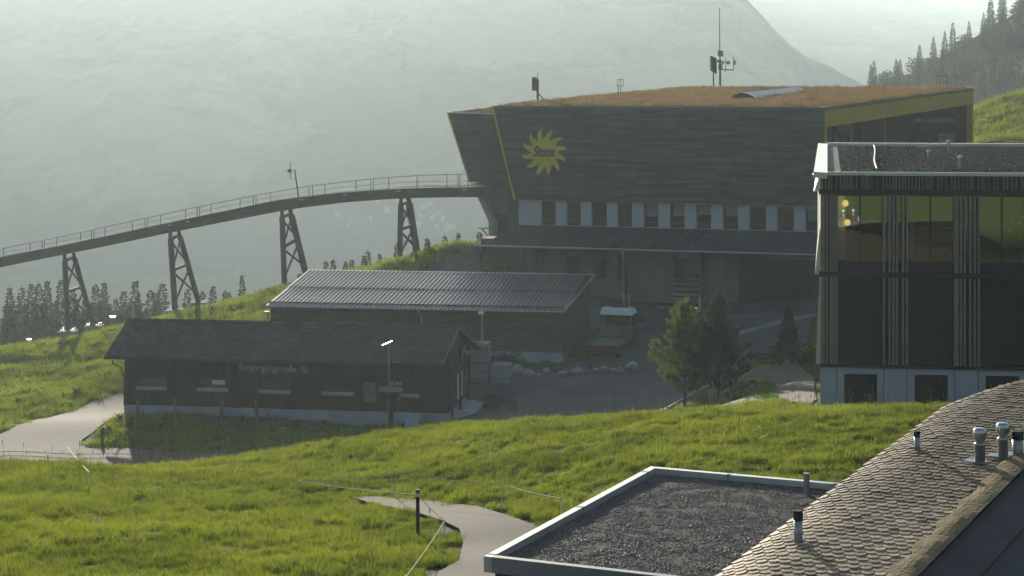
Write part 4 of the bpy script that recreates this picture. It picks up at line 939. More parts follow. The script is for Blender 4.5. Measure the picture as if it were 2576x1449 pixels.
mA,mB_,mC=smesh(hA,wsl),smesh(hB,wsl),smesh(hC,.05,.1)
for px in slats:
    obj('slat',mA,lod,(lx(px),.0,LZ(913.5))); obj('slat',mB_,lod,(lx(px),-.02,LZ(682)))
for a,b in ((2066,2104),(2402,2415)):
    MB().box(lx(a),lx(b),.03,.09,LZ(682),LZ(489)).build('slat_backing',M['slatdark'],lod)
xs2=.06; rd=random.Random(4)
while xs2<xE-.1:
    obj('slat',mC,lod,(xs2,.02,LZ(475))); xs2+=rd.choice([.09,.12,.12,.16,.2])
# glazing and mullions
bays=[(2104.5,2222),(2281.5,2401),(2461.5,2580),(2640,2715),(2223,2281),(2418,2461),(2581,2640)]
mull=[2164,2341,2521,2678]
for a,b in bays:
    cuts=[a]+[m for m in mull if a<m<b]+[b]
    for c,d in zip(cuts[:-1],cuts[1:]):
        wn=MB(); x0,x1=lx(c),lx(d); z0,z1=LZ(658),LZ(490); w_=.03
        for q in ((x0,x0+w_,z0,z1),(x1-w_,x1,z0,z1),(x0+w_,x1-w_,z0,z0+w_),(x0+w_,x1-w_,z1-w_,z1)): wn.box(q[0],q[1],.1,.18,q[2],q[3])
        wo=wn.build('window',M['slatdark'],lod); MB().box(x0+w_,x1-w_,.135,.145,z0+w_,z1-w_).build('pane',M['glass'],wo)
# room behind the glass
zf=LZ(660); zcl=LZ(487); RD=7.0
MB().box(.1,xE,.3,RD,zf-.2,zf).build('room_floor',M['roomfloor'],lod); MB().box(.1,xE,.3,RD,zcl,zcl+.15).build('room_ceiling',M['roomwall'],lod)
MB().box(.1,xE,RD,RD+.2,zf,zcl).build('room_wall',M['roomwall'],lod); MB().box(.1,.3,.3,RD,zf,zcl).build('room_side_wall',M['roomwall'],lod); MB().box(xE-.2,xE,.3,RD,zf,zcl).build('room_side_wall',M['roomwall'],lod)
def inroom(p0,p1,y0,y1,d,mat,name,th=.3):
    a=lf.p3(p0,y1,d); b=lf.p3(p1,y0,d); return MB().box(a.x,b.x,d,d+th,max(a.z,zf+.0),min(b.z,zcl-.02)).build(name,mat,lod)
inroom(2167,2219,492,632,.6,M['dark'],'curtain_panel',.1); inroom(2108,2126,492,657,1.4,M['roompale'],'pale_column',.2); inroom(2128,2150,495,540,2.6,M['roompale'],'wall_picture',.1)
inroom(2226,2300,556,652,.45,M['roompale'],'pale_screen',.1)
inroom(2232,2410,538,580,5.2,M['sofa'],'bench_back',.4); 
bq=MB()
for k in range(14):
    t=k/13; a=lf.p3(2300+110*t,548-16*t*t,3.4-.6*math.sin(t*3)); b2=lf.p3(2300+110*t,585-20*t*t,3.4-.6*math.sin(t*3)); bq.box(a.x-.12,a.x+.12,a.y,a.y+.3,b2.z,a.z)
bq.build('curved_bench',M['sofa'],lod)
rdm=random.Random(9)
hx=MB()
for i in range(46):
    px=rdm.uniform(2424,2470) if i<20 else rdm.uniform(2535,2585); py=rdm.uniform(548,575) if i<20 else rdm.uniform(545,640); c_=lf.p3(px,py,1.8); r_=rdm.uniform(.02,.07)
    hx.prism([(c_.x+r_*math.cos(t*1.047),c_.y,c_.z+r_*1.1*math.sin(t*1.047)) for t in range(6)],(0,.03,0))
hx.build('lattice_panel',M['roompale'],lod)
for px,py,d,lab in ((2127,511.5,1.2,'upper of two round warm lamps behind the lodge window'),(2131.5,560,1.2,'lower of two round warm lamps behind the lodge window')):
    c_=lf.p3(px,py,d); o=thing('pendant_lamp',lab,'lamp',lf.O+lf.u*c_.x+lf.v*c_.y+Vector((0,0,c_.z)),lf.a,'round lamps inside the lodge')
    MB().lathe([(.02,-.11),(.08,-.08),(.112,0),(.08,.08),(.02,.11)],14).build('bulb',M['lamp'],o,True); MB().tube([(0,0,.1),(0,0,zcl-c_.z)],.008,5).build('cord',M['black'],o); pl_=bpy.data.lights.new('bulb_light','POINT'); pl_.energy=4; pl_.color=(1,.72,.42); pl_.shadow_soft_size=.13; q_=bpy.data.objects.new('bulb_light',pl_); C.objects.link(q_); q_.parent=o
# flat roof: gravel, parapets, copings
L3=lambda x,y,z: Vector((x,y,z))
fl0=front0; depth=bk0.y-front0.y
def side(x0,y): return x0+sv.x*(y-front0.y)
zr2=bk0.z; 
def rz2(y): return zr_+(zr2-zr_)*(y-front0.y)/depth
cw_=.48
xl=front0.x
def quadbox(name,pts4,th,mat,parent=lod): return slab(parent,name,pts4[0],pts4[1],pts4[2],pts4[3],th,mat)
yF,yB=front0.y,bk0.y
quadbox('left_coping',[L3(xl,yF,zr_),L3(xl+cw_,yF,zr_-.03),L3(side(xl,yB),yB,zr2),L3(side(xl+cw_,yB),yB,zr2-.03)],.22,M['coping'])
quadbox('front_coping',[L3(xl+cw_+.004,yF,zr_),L3(xE+.3,yF,zr_),L3(xl+cw_+.004,yF+.14,zr_),L3(xE+.3,yF+.14,zr_)],.12,M['coping'])
quadbox('rear_coping',[L3(side(xl+cw_+.004,yB),yB-.2,zr2+.02),L3(xE+5,yB-.2,zr2+.02),L3(side(xl+cw_+.004,yB),yB+.3,zr2+.02),L3(xE+5,yB+.3,zr2+.02)],.9,M['coping'])
quadbox('roof_gravel',[L3(xl+cw_-.05,yF+.4,zr_-.16),L3(xE+.3,yF+.4,zr_-.16),L3(side(xl+cw_-.05,yB),yB,zr2-.16),L3(xE+5,yB,zr2-.16)],.3,M['slate'])
quadbox('roof_edge_strip',[L3(xl+cw_,yF+.4,zr_-.15),L3(xl+cw_+.5,yF+.4,zr_-.15),L3(side(xl+cw_,yB),yB-.2,zr2-.15),L3(side(xl+cw_+.5,yB),yB-.2,zr2-.15)],.02,M['slate'])
def lodge_pebbles():
    b=bmesh.new(); bmesh.ops.create_icosphere(b,subdivisions=1,radius=.036)
    for v in b.verts: v.co.z*=.65
    me=bpy.data.meshes.new('pebble'); b.to_mesh(me); b.free(); me.materials.append(M['pebbledark'])
    q=[L3(xl+cw_+.5,yF+.42,zr_-.155),L3(xl+12,yF+.42,zr_-.155),L3(side(xl+15,yB),yB-.25,zr2-.155),L3(side(xl+cw_+.5,yB),yB-.25,zr2-.155)]
    scatter('roof_pebbles',[tuple(x) for x in q],[(0,1,2,3)],[170]*4,[1]*4,coll('lodge_pebbles',[bpy.data.objects.new('pebble',me)]),33,.6,1.5,lod,.6)
lodge_pebbles()
MB().bar(L3(.05,.2,zb0),L3(.05,.2,zr_-.3),.1,.1).build('corner_post',M['slatdark'],lod)
MB().hexa([L3(.0,.05,zb0),L3(.3,.05,zb0),L3(side(.55,yB),yB-.5,zb0),L3(side(.25,yB),yB-.5,zb0),L3(.0,.05,zr_-.25),L3(.3,.05,zr_-.25),L3(side(.55,yB),yB-.5,zr_-.25),L3(side(.25,yB),yB-.5,zr_-.25)]).build('side_wall',M['dark'],lod)
# flared skirts down the left side; sunlight is put into their pale colour
for (t0,t1,o0,o1) in ((445,482,.06,.24),(575,690,.03,.20),(700,915,.03,.17)):
    za,zb_=LZ(t0),LZ(t1); y1=14.0
    MB().hexa([L3(-o1,-.02,zb_),L3(.02,-.02,zb_),L3(side(.02,y1)+.0,y1,zb_),L3(side(-o1,y1),y1,zb_),L3(-o0,.0,za),L3(.0,.0,za),L3(side(.0,y1),y1,za),L3(side(-o0,y1),y1,za)]).build('side_skirt',M['coping'],lod)
MB().box(-.27,.03,-.05,1.0,LZ(442),LZ(439)).build('gutter_end',M['coping'],lod)
# small things standing on the lodge roof
def onroof(px,py):
    dr=Vector(((px-CX)/F,1,(HY-py)/F)); best=None
    Y=(zr_+lf.O.z-.16)/dr.z; return dr*Y
o=MB(); a_=onroof(2197,366)+Vector((0,0,.06)); b_=onroof(2206,428)+Vector((0,0,.06)); pts_=[a_.lerp(b_,k/9)+Vector((.05*math.sin(k*.7),0,0)) for k in range(10)]
o.tube(pts_,.035,6); setp(o.build('pale_hose',M['rope']),'pale hose lying across the gravel of the lodge roof','hose')
for px,py,h,lab in ((2336,395,.28,'low pipe vent in the middle of the lodge roof gravel'),(2386,377,.45,'angled metal vent near the rear edge of the lodge roof'),(2415,426,.5,'thin pipe vent just behind the front lip of the lodge roof')):
    p=onroof(px,py); o=thing('roof_vent',lab,'vent',p,0,'small vents on the lodge roof'); MB().lathe([(.06,-.05),(.06,h)],10).build('pipe',M['metal'],o); MB().lathe([(.10,h-.07),(.10,h),(.03,h+.05)],10).build('cap',M['coping'],o)

# ------------------------------------------------------------------ gravel-roofed building in front
zgr=-9.0
def gr(px,py): Y=-zgr*F/(py-HY); return P(px,py,Y)
g1,g2=gr(1217,1399),gr(1637,1173); ga=g2-g1; gl=ga.length; ga.normalize(); gx_=Vector((ga.y,-ga.x,0)); gang=math.degrees(math.atan2(gx_.y,gx_.x))
gf=Fr(g1,gang); gb_=thing('flat_roof_annex','low flat-roofed annex with pebble roof and white metal edge in front','building',gf.O,gf.a)
g3=gf.loc(gr(2095,1208)); GW=g3.x+.9
FOOT.append([tuple((gf.O+gf.u*a+gf.v*b)[:2]) for a,b in ((.2,.2),(GW,.2),(GW,gl),(.2,gl))])
MB().box(.25,GW-.2,.3,gl-.2,-4,-.3).build('wall',M['woodhut'],gb_)
MB().box(0,.16,0,gl,-.30,0).build('edge_trim',M['coping'],gb_); MB().box(.162,GW,0,.16,-.30,0).build('edge_trim',M['copinggrey'],gb_); MB().box(.162,GW,gl-.16,gl,-.30,0).build('edge_trim',M['coping'],gb_)
for t in (.02,.5,.93): MB().box(-.008,.168,gl*t,gl*t+.05,-.28,.008).build('trim_joint',M['copinggrey'],gb_)
for t in (.0,.48): MB().box(1.9+t*GW,1.95+t*GW,gl-.168,gl+.008,-.28,.01).build('trim_joint',M['copinggrey'],gb_)
MB().box(.162,GW,.162,gl-.162,-.4,-.14).build('roof_bed',M['gravel'],gb_)
pb=[]
for i in range(4):
    b=bmesh.new(); bmesh.ops.create_icosphere(b,subdivisions=1,radius=.0145)
    for v in b.verts: v.co=Vector((v.co.x*random.uniform(.8,1.3),v.co.y*random.uniform(.8,1.3),v.co.z*random.uniform(.5,.8)))
    me=bpy.data.meshes.new('pebble'); b.to_mesh(me); b.free(); me.materials.append(M['pebble']); pb.append(bpy.data.objects.new('pebble',me))
scatter('roof_pebbles',[(.17,.17,-.135),(GW,.17,-.135),(GW,gl-.17,-.135),(.17,gl-.17,-.135)],[(0,1,2,3)],[950]*4,[1]*4,coll('pebbles',pb),31,.5,1.35,gb_,.6)
o=thing('roof_pipe','grey vent pipe standing on the pebble roof of the annex','pipe',gr(2029,1228)+Vector((0,0,-.14))); MB().lathe([(.065,0),(.065,.44)],12).build('pipe',M['copinggrey'],o); MB().lathe([(.072,.42),(.072,.47),(.02,.475)],12).build('rim',M['metal'],o)

# ------------------------------------------------------------------ shingle-roofed house at the lower right
tA,tB=P(1774,1449,31.0),P(2380,1003,42.0); tO=tA.lerp(tB,-.25); td_=tB-tA; run=Vector((td_.x,td_.y,0)).length; grad=td_.z/run
tang=math.degrees(math.atan2(-td_.x,td_.y)); tf_=Fr(tO,tang); th_=thing('shingle_roof_house','house with weathered curved shingle roof and mossy ridge at the lower right','house',tf_.O,tf_.a)
TL=run*1.25
def wid(px,py):
    dr=Vector(((px-CX)/F,1,(HY-py)/F)); dl=Vector((dr.dot(tf_.u),dr.dot(tf_.v),dr.z)); O=-Vector((tf_.O.dot(tf_.u),tf_.O.dot(tf_.v),tf_.O.z))
    n=Vector((0,-grad,1)); t=-O.dot(n)/dl.dot(n); return O+dl*t
qa,qb=wid(2576,1166),wid(2298,1445); RW=max(qa.x,qb.x)+1.0
def XR(y): return qb.x+(qa.x-qb.x)*(y-qb.y)/(qa.y-qb.y)
qt=wid(2576,958)
TOPL=wid(2380,1003).y
def rs(x,y):      # the roof surface: flat field that curls down towards the left verge
    e=1.1; d=max(0,(e-x)/e); return Vector((x,y,grad*y-.18*d*d+ .0))
YT=lambda x: TOPL+(qt.y-TOPL)*x/qt.x
ns,nx_=16,14; b=MB()
for j in range(ns):
    for i in range(nx_):
        u0,u1=i/nx_,(i+1)/nx_; v0,v1=j/ns,(j+1)/ns
        def uv(u,v):
            y=v*YT(u*XR(TOPL)); return rs(u*XR(y),y)
        b.add([uv(u0,v0),uv(u1,v0),uv(u1,v1),uv(u0,v1)],[(0,1,2,3)],.5)
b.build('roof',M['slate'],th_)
cand=[]; tw=.205; ex=.20; rows=int(YT(qt.x+.5)/ex)
for r_ in range(rows+1):
    y=r_*ex; n=int((RW-.30)/tw)+1
    for i in range(n):
        x=(i+.5*(r_%2))*tw+random.uniform(-.012,.012); yy=y+random.uniform(-.018,.018)
        if x>XR(yy)-.25 or yy>YT(x)-.12: continue
        p=rs(x,yy); wpos=tf_.O+tf_.u*p.x+tf_.v*p.y+Vector((0,0,p.z)); px=CX+F*wpos.x/wpos.y; py=HY-F*wpos.z/wpos.y
        if py>1500 or py<880 or px>2620: 
            if not (py<1560): continue
        d=max(0,(1.1-x)/1.1); sl_=math.atan(2*.18*d/1.1)
        cand.append((p,sl_,px,py,wpos.y))
def shingle(k):
    w2=tw*.49*random.uniform(.88,1.03); L_=.46; b=MB(); rr=.10; out=[(-w2,L_),(-w2,rr)]+[(-w2*math.cos(t)*1.0,rr-rr*math.sin(t)) for t in (.5,1.0,math.pi/2,math.pi-1.0,math.pi-.5)]+[(w2,rr),(w2,L_)]
    t=random.uniform(.016,.026); jit=[random.uniform(-.008,.008) for _ in out]
    top=[(x,y+j*(y<.1),t*(1-y/L_)+.012*(1-y/L_)) for (x,y),j in zip(out,jit)]; bot=[(x,y+j*(y<.1),0.012*(1-y/L_)-.012) for (x,y),j in zip(out,jit)]
    n=len(out); b.add(top+bot,[tuple(range(n))[::-1]]+[(i,(i+1)%n,n+(i+1)%n,n+i) for i in range(n-1)]); return b
vars_=[shingle(k) for k in range(6)]; vmesh=[v.mesh('shingle',M['tile']) for v in vars_]
inview=[c for c in cand if -20<c[2]<2596 and c[3]<1460]; inview.sort(key=lambda c:c[4]); first=set(id(c) for c in inview[:300]); rest=MB()
sl0=math.atan(grad)
for c in cand:
    p,s_,px,py,_=c; k=random.randrange(6); yaw=random.uniform(-.07,.07); lift=random.uniform(-.015,.035)
    Mx=Matrix.Translation(p)@Matrix.Rotation(-s_,4,'Y')@Matrix.Rotation(sl0-lift*.6,4,'X')@Matrix.Rotation(yaw,4,'Z')
    if id(c) in first:
        o=bpy.data.objects.new('shingle',vmesh[k]); C.objects.link(o); o.parent=th_; o.matrix_local=Mx
    else: rest.add([Mx@Vector(v) for v in vars_[k].v],vars_[k].f)
rest.build('roof_shingles',M['tile'],th_,kind='stuff')
b=MB(); n=60
for j in range(n):
    y0,y1=YT(XR(TOPL))*j/n,YT(XR(TOPL))*(j+1)/n; k_=5
    for i in range(k_):
        def mp_(i,y): 
            t=i/k_; x=XR(y)-.36+.48*t+(.05*math.sin(y*5)+.03*math.sin(y*13) if i==0 else 0); return rs(x,y)+Vector((0,0,.045+.03*math.sin(math.pi*t)+.02*mnoise.noise(Vector((x*4,y*3,1)))))
        b.add([mp_(i,y0),mp_(i+1,y0),mp_(i+1,y1),mp_(i,y1)],[(0,1,2,3)])
b.build('mossy_ridge',M['moss'],th_,True,kind='stuff')
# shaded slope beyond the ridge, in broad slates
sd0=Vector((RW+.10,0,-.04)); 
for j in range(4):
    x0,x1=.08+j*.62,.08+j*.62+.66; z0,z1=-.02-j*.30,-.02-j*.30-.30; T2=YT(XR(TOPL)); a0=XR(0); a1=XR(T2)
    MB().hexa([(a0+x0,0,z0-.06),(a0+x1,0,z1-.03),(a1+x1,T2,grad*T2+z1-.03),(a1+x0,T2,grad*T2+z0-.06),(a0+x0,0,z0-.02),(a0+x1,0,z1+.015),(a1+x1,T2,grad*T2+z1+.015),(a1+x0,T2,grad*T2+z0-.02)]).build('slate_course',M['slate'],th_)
MB().hexa([(.45,.3,-4),(RW+2,.3,-4),(RW+2,TL-.4,-4),(.45,TL-.4,-4),(.45,.3,-.4),(RW+2,.3,-1.4),(RW+2,TL-.4,grad*TL-1.5),(.45,TL-.4,grad*TL-.4)]).build('wall',M['woodhut'],th_)
FOOT.append([tuple((tf_.O+tf_.u*a+tf_.v*b)[:2]) for a,b in ((.3,0),(RW+3,0),(RW+3,TL),(.3,TL))])
def onshingle(px,py): p=wid(px,py); return tf_.O+tf_.u*p.x+tf_.v*p.y+Vector((0,0,p.z))
def flue(px,py,r,h,lab):
    o=thing('vent_pipe',lab,'pipe',onshingle(px,py),0,'plain vent pipes on the shingle roof'); MB().lathe([(r,-.1),(r,h*.72)],14).build('pipe',M['copinggrey'],o,True); MB().lathe([(r*1.08,h*.7),(r*1.12,h),(r*.9,h+.01)],14).build('cap',M['black'],o)
    MB().box(-r*2.6,r*1.4,-r*1.3,r*1.3,.05,.065).build('flashing',M['copinggrey'],o).rotation_euler=(math.atan(grad)*.9,0,tf_.a)
flue(2307,1131,.057,.36,'plain grey vent pipe standing alone near the left verge of the shingle roof'); flue(2560,1150,.105,.50,'short vent pipe with dark cap at the right picture edge'); flue(2008,1362,.075,.52,'plain vent pipe low on the left side of the shingle roof')
for px,py,lab in ((2465,1168,'steel turbine cowl, the lower one of the pair on the shingle roof'),(2523,1154,'steel turbine cowl, the upper one of the pair on the shingle roof')):
    o=thing('turbine_vent',lab,'vent',onshingle(px,py),0,'steel turbine cowls on the shingle roof'); r=.10
    MB().lathe([(r,-.1),(r,.36),(r*1.12,.365),(r*1.12,.40),(r*.8,.43)],18).build('pipe',M['metal'],o,True)
    MB().lathe([(.075,.42),(.10,.47),(.128,.53),(.135,.60),(.125,.66),(.105,.69),(.09,.70),(.02,.705)],18).build('cowl',M['steel'],o,True)
    MB().box(-.28,.14,-.12,.12,.05,.065).build('flashing',M['copinggrey'],o).rotation_euler=(math.atan(grad)*.9,0,tf_.a)

# ------------------------------------------------------------------ flatbed truck
gT=G(1512,906,110); trk_o=thing('flatbed_truck','small red flatbed truck with white cab roof parked by the brown shed','truck',gT,R(-16)); trk_o.scale=(1.17,1.17,1.17)
def tb(x0,x1,y0,y1,z0,z1,name,mat,par=None): return MB().box(x0,x1,y0,y1,z0,z1).build(name,mat,par or trk_o)
W_=.92
tb(-W_,W_,.0,3.5,.70,.80,'bed',M['bedgrey']); tb(-W_,W_,-.05,.0,.62,.82,'tail_board',M['redpaint']); tb(W_,W_+.04,.05,3.4,.60,.80,'side_board',M['redpaint'])
MB().hexa([(-W_-.62,.1,.45),(-W_-.58,.1,.42),(-W_-.58,3.2,.42),(-W_-.62,3.2,.45),(-W_-.04,.1,.80),(-W_,.1,.77),(-W_,3.2,.77),(-W_-.04,3.2,.80)]).build('dropped_side_board',M['bedgrey'],trk_o)
tb(-.45,.45,.1,5.2,.42,.69,'chassis',M['black']); tb(-W_,W_,.02,.3,.35,.6,'rear_bumper',M['redpaint'])
cab=MB(); cy0,cy1=3.62,5.3
cab.hexa([(-W_-.03,cy0,.55),(W_+.03,cy0,.55),(W_+.03,cy1+.15,.55),(-W_-.03,cy1+.15,.55),(-W_-.03,cy0,1.45),(W_+.03,cy0,1.45),(W_+.03,cy1+.1,1.45),(-W_-.03,cy1+.1,1.45)]); co=cab.build('cab',M['redpaint'],trk_o)
tb(-W_+.02,W_-.02,cy0-.03,cy0-.002,.82,1.47,'cab_back_panel',M['bedgrey'],co)
for x in (-W_+.0,W_-.09):
    MB().hexa([(x,cy0,1.45),(x+.09,cy0,1.45),(x+.09,cy0+.1,1.45),(x,cy0+.1,1.45),(x,cy0+.05,2.1),(x+.09,cy0+.05,2.1),(x+.09,cy0+.14,2.1),(x,cy0+.14,2.1)]).build('pillar',M['redpaint'],co)
    MB().hexa([(x,cy1,1.45),(x+.09,cy1,1.45),(x+.09,cy1+.1,1.45),(x,cy1+.1,1.45),(x,cy1-.35,2.1),(x+.09,cy1-.35,2.1),(x+.09,cy1-.26,2.1),(x,cy1-.26,2.1)]).build('pillar',M['black'],co)
tb(-W_+.1,W_-.1,cy0+.04,cy0+.05,1.46,2.08,'rear_window',M['hutglass'],co)
MB().add([(-W_+.1,cy1+.02,1.47),(W_-.1,cy1+.02,1.47),(W_-.1,cy1-.3,2.08),(-W_+.1,cy1-.3,2.08)],[(0,1,2,3)]).build('windscreen',M['hutglass'],co)
tb(-.75,-.2,cy0+.45,cy0+.6,1.0,1.85,'seat',M['black'],co); tb(.15,.7,cy0+.45,cy0+.6,1.0,1.85,'seat',M['black'],co)
rf=MB(); rf.hexa([(-W_-.02,cy0-.05,2.08),(W_+.02,cy0-.05,2.08),(W_+.02,cy1-.1,2.08),(-W_-.02,cy1-.1,2.08),(-W_+.06,cy0+.02,2.36),(W_-.06,cy0+.02,2.36),(W_-.08,cy1-.3,2.34),(-W_+.08,cy1-.3,2.34)])
rf.hexa([(-W_+.06,cy0+.02,2.36),(-W_+.3,cy0+.02,2.36),(-W_+.35,cy1-.4,2.36),(-W_+.06,cy1-.4,2.36),(-W_+.1,cy0+.1,2.47),(-W_+.24,cy0+.1,2.47),(-W_+.26,cy1-.6,2.43),(-W_+.1,cy1-.6,2.43)])
rf.hexa([(W_-.3,cy0+.02,2.36),(W_-.06,cy0+.02,2.36),(W_-.06,cy1-.4,2.36),(W_-.35,cy1-.4,2.36),(W_-.24,cy0+.1,2.47),(W_-.1,cy0+.1,2.47),(W_-.1,cy1-.6,2.43),(W_-.26,cy1-.6,2.43)])
rf.build('cab_roof',M['whitepaint'],trk_o)
tb(W_+.05,W_+.09,cy0+.3,cy1-.1,.62,1.42,'door',M['redpaint'],co); tb(W_-.005,W_+.005,cy0+.22,cy1-.25,1.5,2.05,'side_window',M['hutglass'],co)
MB().box(W_+.15,W_+.32,cy1-.15,cy1-.1,1.5,1.8).bar((W_,cy1-.12,1.5),(W_+.2,cy1-.12,1.55),.03,.03).build('mirror',M['black'],trk_o)
wm=MB(); 
def wheel(x,y,r=.36):
    o=bpy.data.objects.new('wheel',MWH); C.objects.link(o); o.parent=trk_o; o.location=(x,y,r); h=bpy.data.objects.new('rim',MRM); C.objects.link(h); h.parent=o
wb2=MB(); prof=[(.2,-.12),(.33,-.12),(.36,-.09),(.36,.09),(.33,.12),(.2,.12)]; n=18; vs=[];fs=[]
for r,x in prof:
    for j in range(n): vs.append((x,r*math.cos(6.2832*j/n),r*math.sin(6.2832*j/n)))
for i in range(len(prof)-1):
    for j in range(n): fs.append((i*n+j,i*n+(j+1)%n,(i+1)*n+(j+1)%n,(i+1)*n+j))
MWH=wb2.add(vs,fs).mesh('wheel',M['rubber']); MRM=MB().prism([(-.10,.21*math.cos(6.2832*j/14),.21*math.sin(6.2832*j/14)) for j in range(14)],(.2,0,0)).mesh('rim',M['copinggrey'])
for x in (-.78,.78):
    wheel(x,1.0); wheel(x,4.6)
for x in (-.7,.62): tb(x,x+.14,-.08,-.05,.45,.56,'tail_light',M['redpaint'])

# ------------------------------------------------------------------ yard furniture
def paver_stack(px,py,z,label,dx=0):
    g0=G(px,py,100); o=thing('paver_stack',label,'pallet',g0+Vector((0,0,z)),R(-9),'stacks of grey paving slabs')
    p=MB()
    for x in (-.55,-.07,.4): p.box(x,x+.14,-.0,1.1,.0,.1)
    p.box(-.6,.6,0,1.1,.1,.14); p.build('pallet',M['woodgrey'],o)
    for k in range(9): MB().box(-.58+random.uniform(-.012,.012),.58+random.uniform(-.012,.012),.02+random.uniform(-.01,.01),1.08,.145+k*.125,.145+k*.125+.117).build('slab_layer',M['paver'],o)
    return o
s1=paver_stack(1205,968,0,'lower left stack of grey paving slabs beside the hut gable')
s2=paver_stack(1258,969,0,'single stack of grey paving slabs beside the two piled ones')
o=paver_stack(1205,968,1.28,'upper stack of grey paving slabs, on top of another stack')
def rock(px,py,r,label,yaw=0,fl=.75,ymin=95):
    b=bmesh.new(); bmesh.ops.create_icosphere(b,subdivisions=2,radius=1); sd=random.uniform(0,50)
    for v in b.verts:
        n=1+.38*mnoise.noise(v.co*1.3+Vector((sd,0,0)))+.15*mnoise.noise(v.co*3.1+Vector((0,sd,0))); v.co=Vector((v.co.x*n*1.15,v.co.y*n*.8,v.co.z*n*fl))*r
    me=bpy.data.meshes.new('boulder'); b.to_mesh(me); b.free(); me.materials.append(M['stone']); o=bpy.data.objects.new('boulder',me); C.objects.link(o)
    g0=G(px,py,ymin); o.location=g0+Vector((0,0,r*fl*.45)); o.rotation_euler=(0,0,yaw); return setp(o,label,'boulder','boulders round the planted island')
for i,(px,py,r,l) in enumerate(((1453,938,.34,'tall pale boulder between the shrubs and the timber beam'),(1560,937,.36,'pale boulder second from the right end of the rock border'),(1590,930,.46,'large pale boulder at the right end of the rock border'),(1539,939,.30,'low boulder at the right end of the timber beam'),(1302,935,.42,'broad low boulder right of the slab stacks'),(1330,946,.40,'dark boulder right of the broad low one'),(1275,930,.45,'rounded boulder behind the single slab stack'),(1418,945,.32,'small boulder at the left end of the timber beam'),(1400,932,.26,'little rock among the low shrubs'),(1376,936,.26,'little rock left of the low shrubs'),(1500,936,.24,'little rock behind the timber beam'),(1355,950,.25,'little flat rock at the yard edge'),(1520,930,.22,'little rock under the truck tail'))): rock(px,py,r,l,i*1.3)
o=thing('timber_beam','long squared timber lying along the rock border','beam',G(1400,951,95),0); a_=G(1410,950,95); b_=G(1540,940,95); q=a_; MB().bar(Vector((0,0,.12))+a_-q,b_-q+Vector((0,0,.14)),.30,.26).build('beam',M['woodgrey'],o); o.location=q
def lamp(px,pyb,pyt,ymin,label,head='flat'):
    g0=G(px,pyb,ymin); h=(pyb-pyt)*g0.y/F; o=thing('street_lamp',label,'street lamp',g0,0,None); MB().tube([(0,0,-.2),(0,0,h)],.075,10,r1=.05).build('pole',M['steelpaint'] if head!='flat' else M['copinggrey'],o)
    if head=='flat': MB().box(-.30,.14,-.12,.12,h-.02,h+.13).build('lamp_head',M['coping'],o); MB().box(-.26,.10,-.1,.1,h-.035,h-.022).build('lens',M['lens'],o)
    else: MB().hexa([(-.45,-.12,h-.22),(.18,-.12,h+.02),(.18,.12,h+.02),(-.45,.12,h-.22),(-.45,-.12,h-.16),(.18,-.12,h+.1),(.18,.12,h+.1),(-.45,.12,h-.16)]).build('lamp_head',M['steel'],o); MB().hexa([(-.38,-.09,h-.245),(.1,-.09,h-.03),(.1,.09,h-.03),(-.38,.09,h-.245),(-.38,-.09,h-.215),(.1,-.09,h+.0),(.1,.09,h+.0),(-.38,.09,h-.215)]).build('lens',M['lens'],o)
    return o
l1=P(1211.5,905,117.5); g0=Vector((l1.x,117.5,H(l1.x,117.5)))
def lampat(px,pyt,Y,label,head):
    x=(px-CX)*Y/F; z=H(x,Y); pyb=HY-F*z/Y; o=thing('street_lamp',label,'street lamp',(x,Y,z)); h=(pyb-pyt)*Y/F
    MB().tube([(0,0,-.2),(0,0,h)],.085,10,r1=.06).build('pole',M['copinggrey'],o)
    if head: MB().box(-.24,.10,-.12,.12,h-.02,h+.13).build('lamp_head',M['coping'],o); MB().box(-.2,.06,-.1,.1,h-.035,h-.022).build('lens',M['lens'],o)
    else: MB().hexa([(-.36,-.1,h-.16),(.16,-.1,h+.04),(.16,.1,h+.04),(-.36,.1,h-.16),(-.36,-.1,h-.12),(.16,-.1,h+.10),(.16,.1,h+.10),(-.36,.1,h-.12)]).build('lamp_head',M['steel'],o); MB().box(-.1,.12,-.08,.08,h-.07,h-.0).build('lens',M['lens'],o)
lampat(1213,790,118.6,'pale grey street lamp in front of the brown shed wall',True)
lampat(979,862,104.5,'dark street lamp with bright tilted head in front of the hut',False)
lampat(674,788,128.5,'short street lamp at the left corner of the shed',True)
# signpost
xs_=(983-CX)*103.2/F; o=thing('signpost','signpost with hiking arrows and hanging maps in front of the hut','signpost',(xs_,103.2,H(xs_,103.2))); zb=H(xs_,103.2); S_=103.2/F
def sz(py): return (HY-py)*S_-zb
def sx(px): return (px-983)*S_
MB().box(-.1,.14,-.08,.08,-.3,sz(985)).build('post',M['slatdark'],o)
a_=MB(); 
z0,z1=sz(985),sz(972); a_.prism([(sx(952),-.12,(z0+z1)/2),(sx(957),-.12,z1),(sx(1010),-.12,z1-.03),(sx(1015),-.12,(z0+z1)/2-.02),(sx(1010),-.12,z0-.02),(sx(957),-.12,z0)],(0,.04,0)); a_.build('direction_arrow',M['signyellow'],o)
for x0,x1,y0,y1,m_ in ((960,978,990,1003,'dark'),(984,1004,990,1008,'dark'),(962,976,1006,1030,'dark'),(984,1004,1012,1034,'dark')): MB().box(sx(x0),sx(x1),-.11,-.07,sz(y1),sz(y0)).build('map_board',M['woodhut'],o)
for x in (987,998,1007): MB().lathe([(.07,-.09),(.09,0),(.07,.09),(.01,.12)],10,(sx(x),0,sz(966))).build('finial',M['copinggrey'],o)
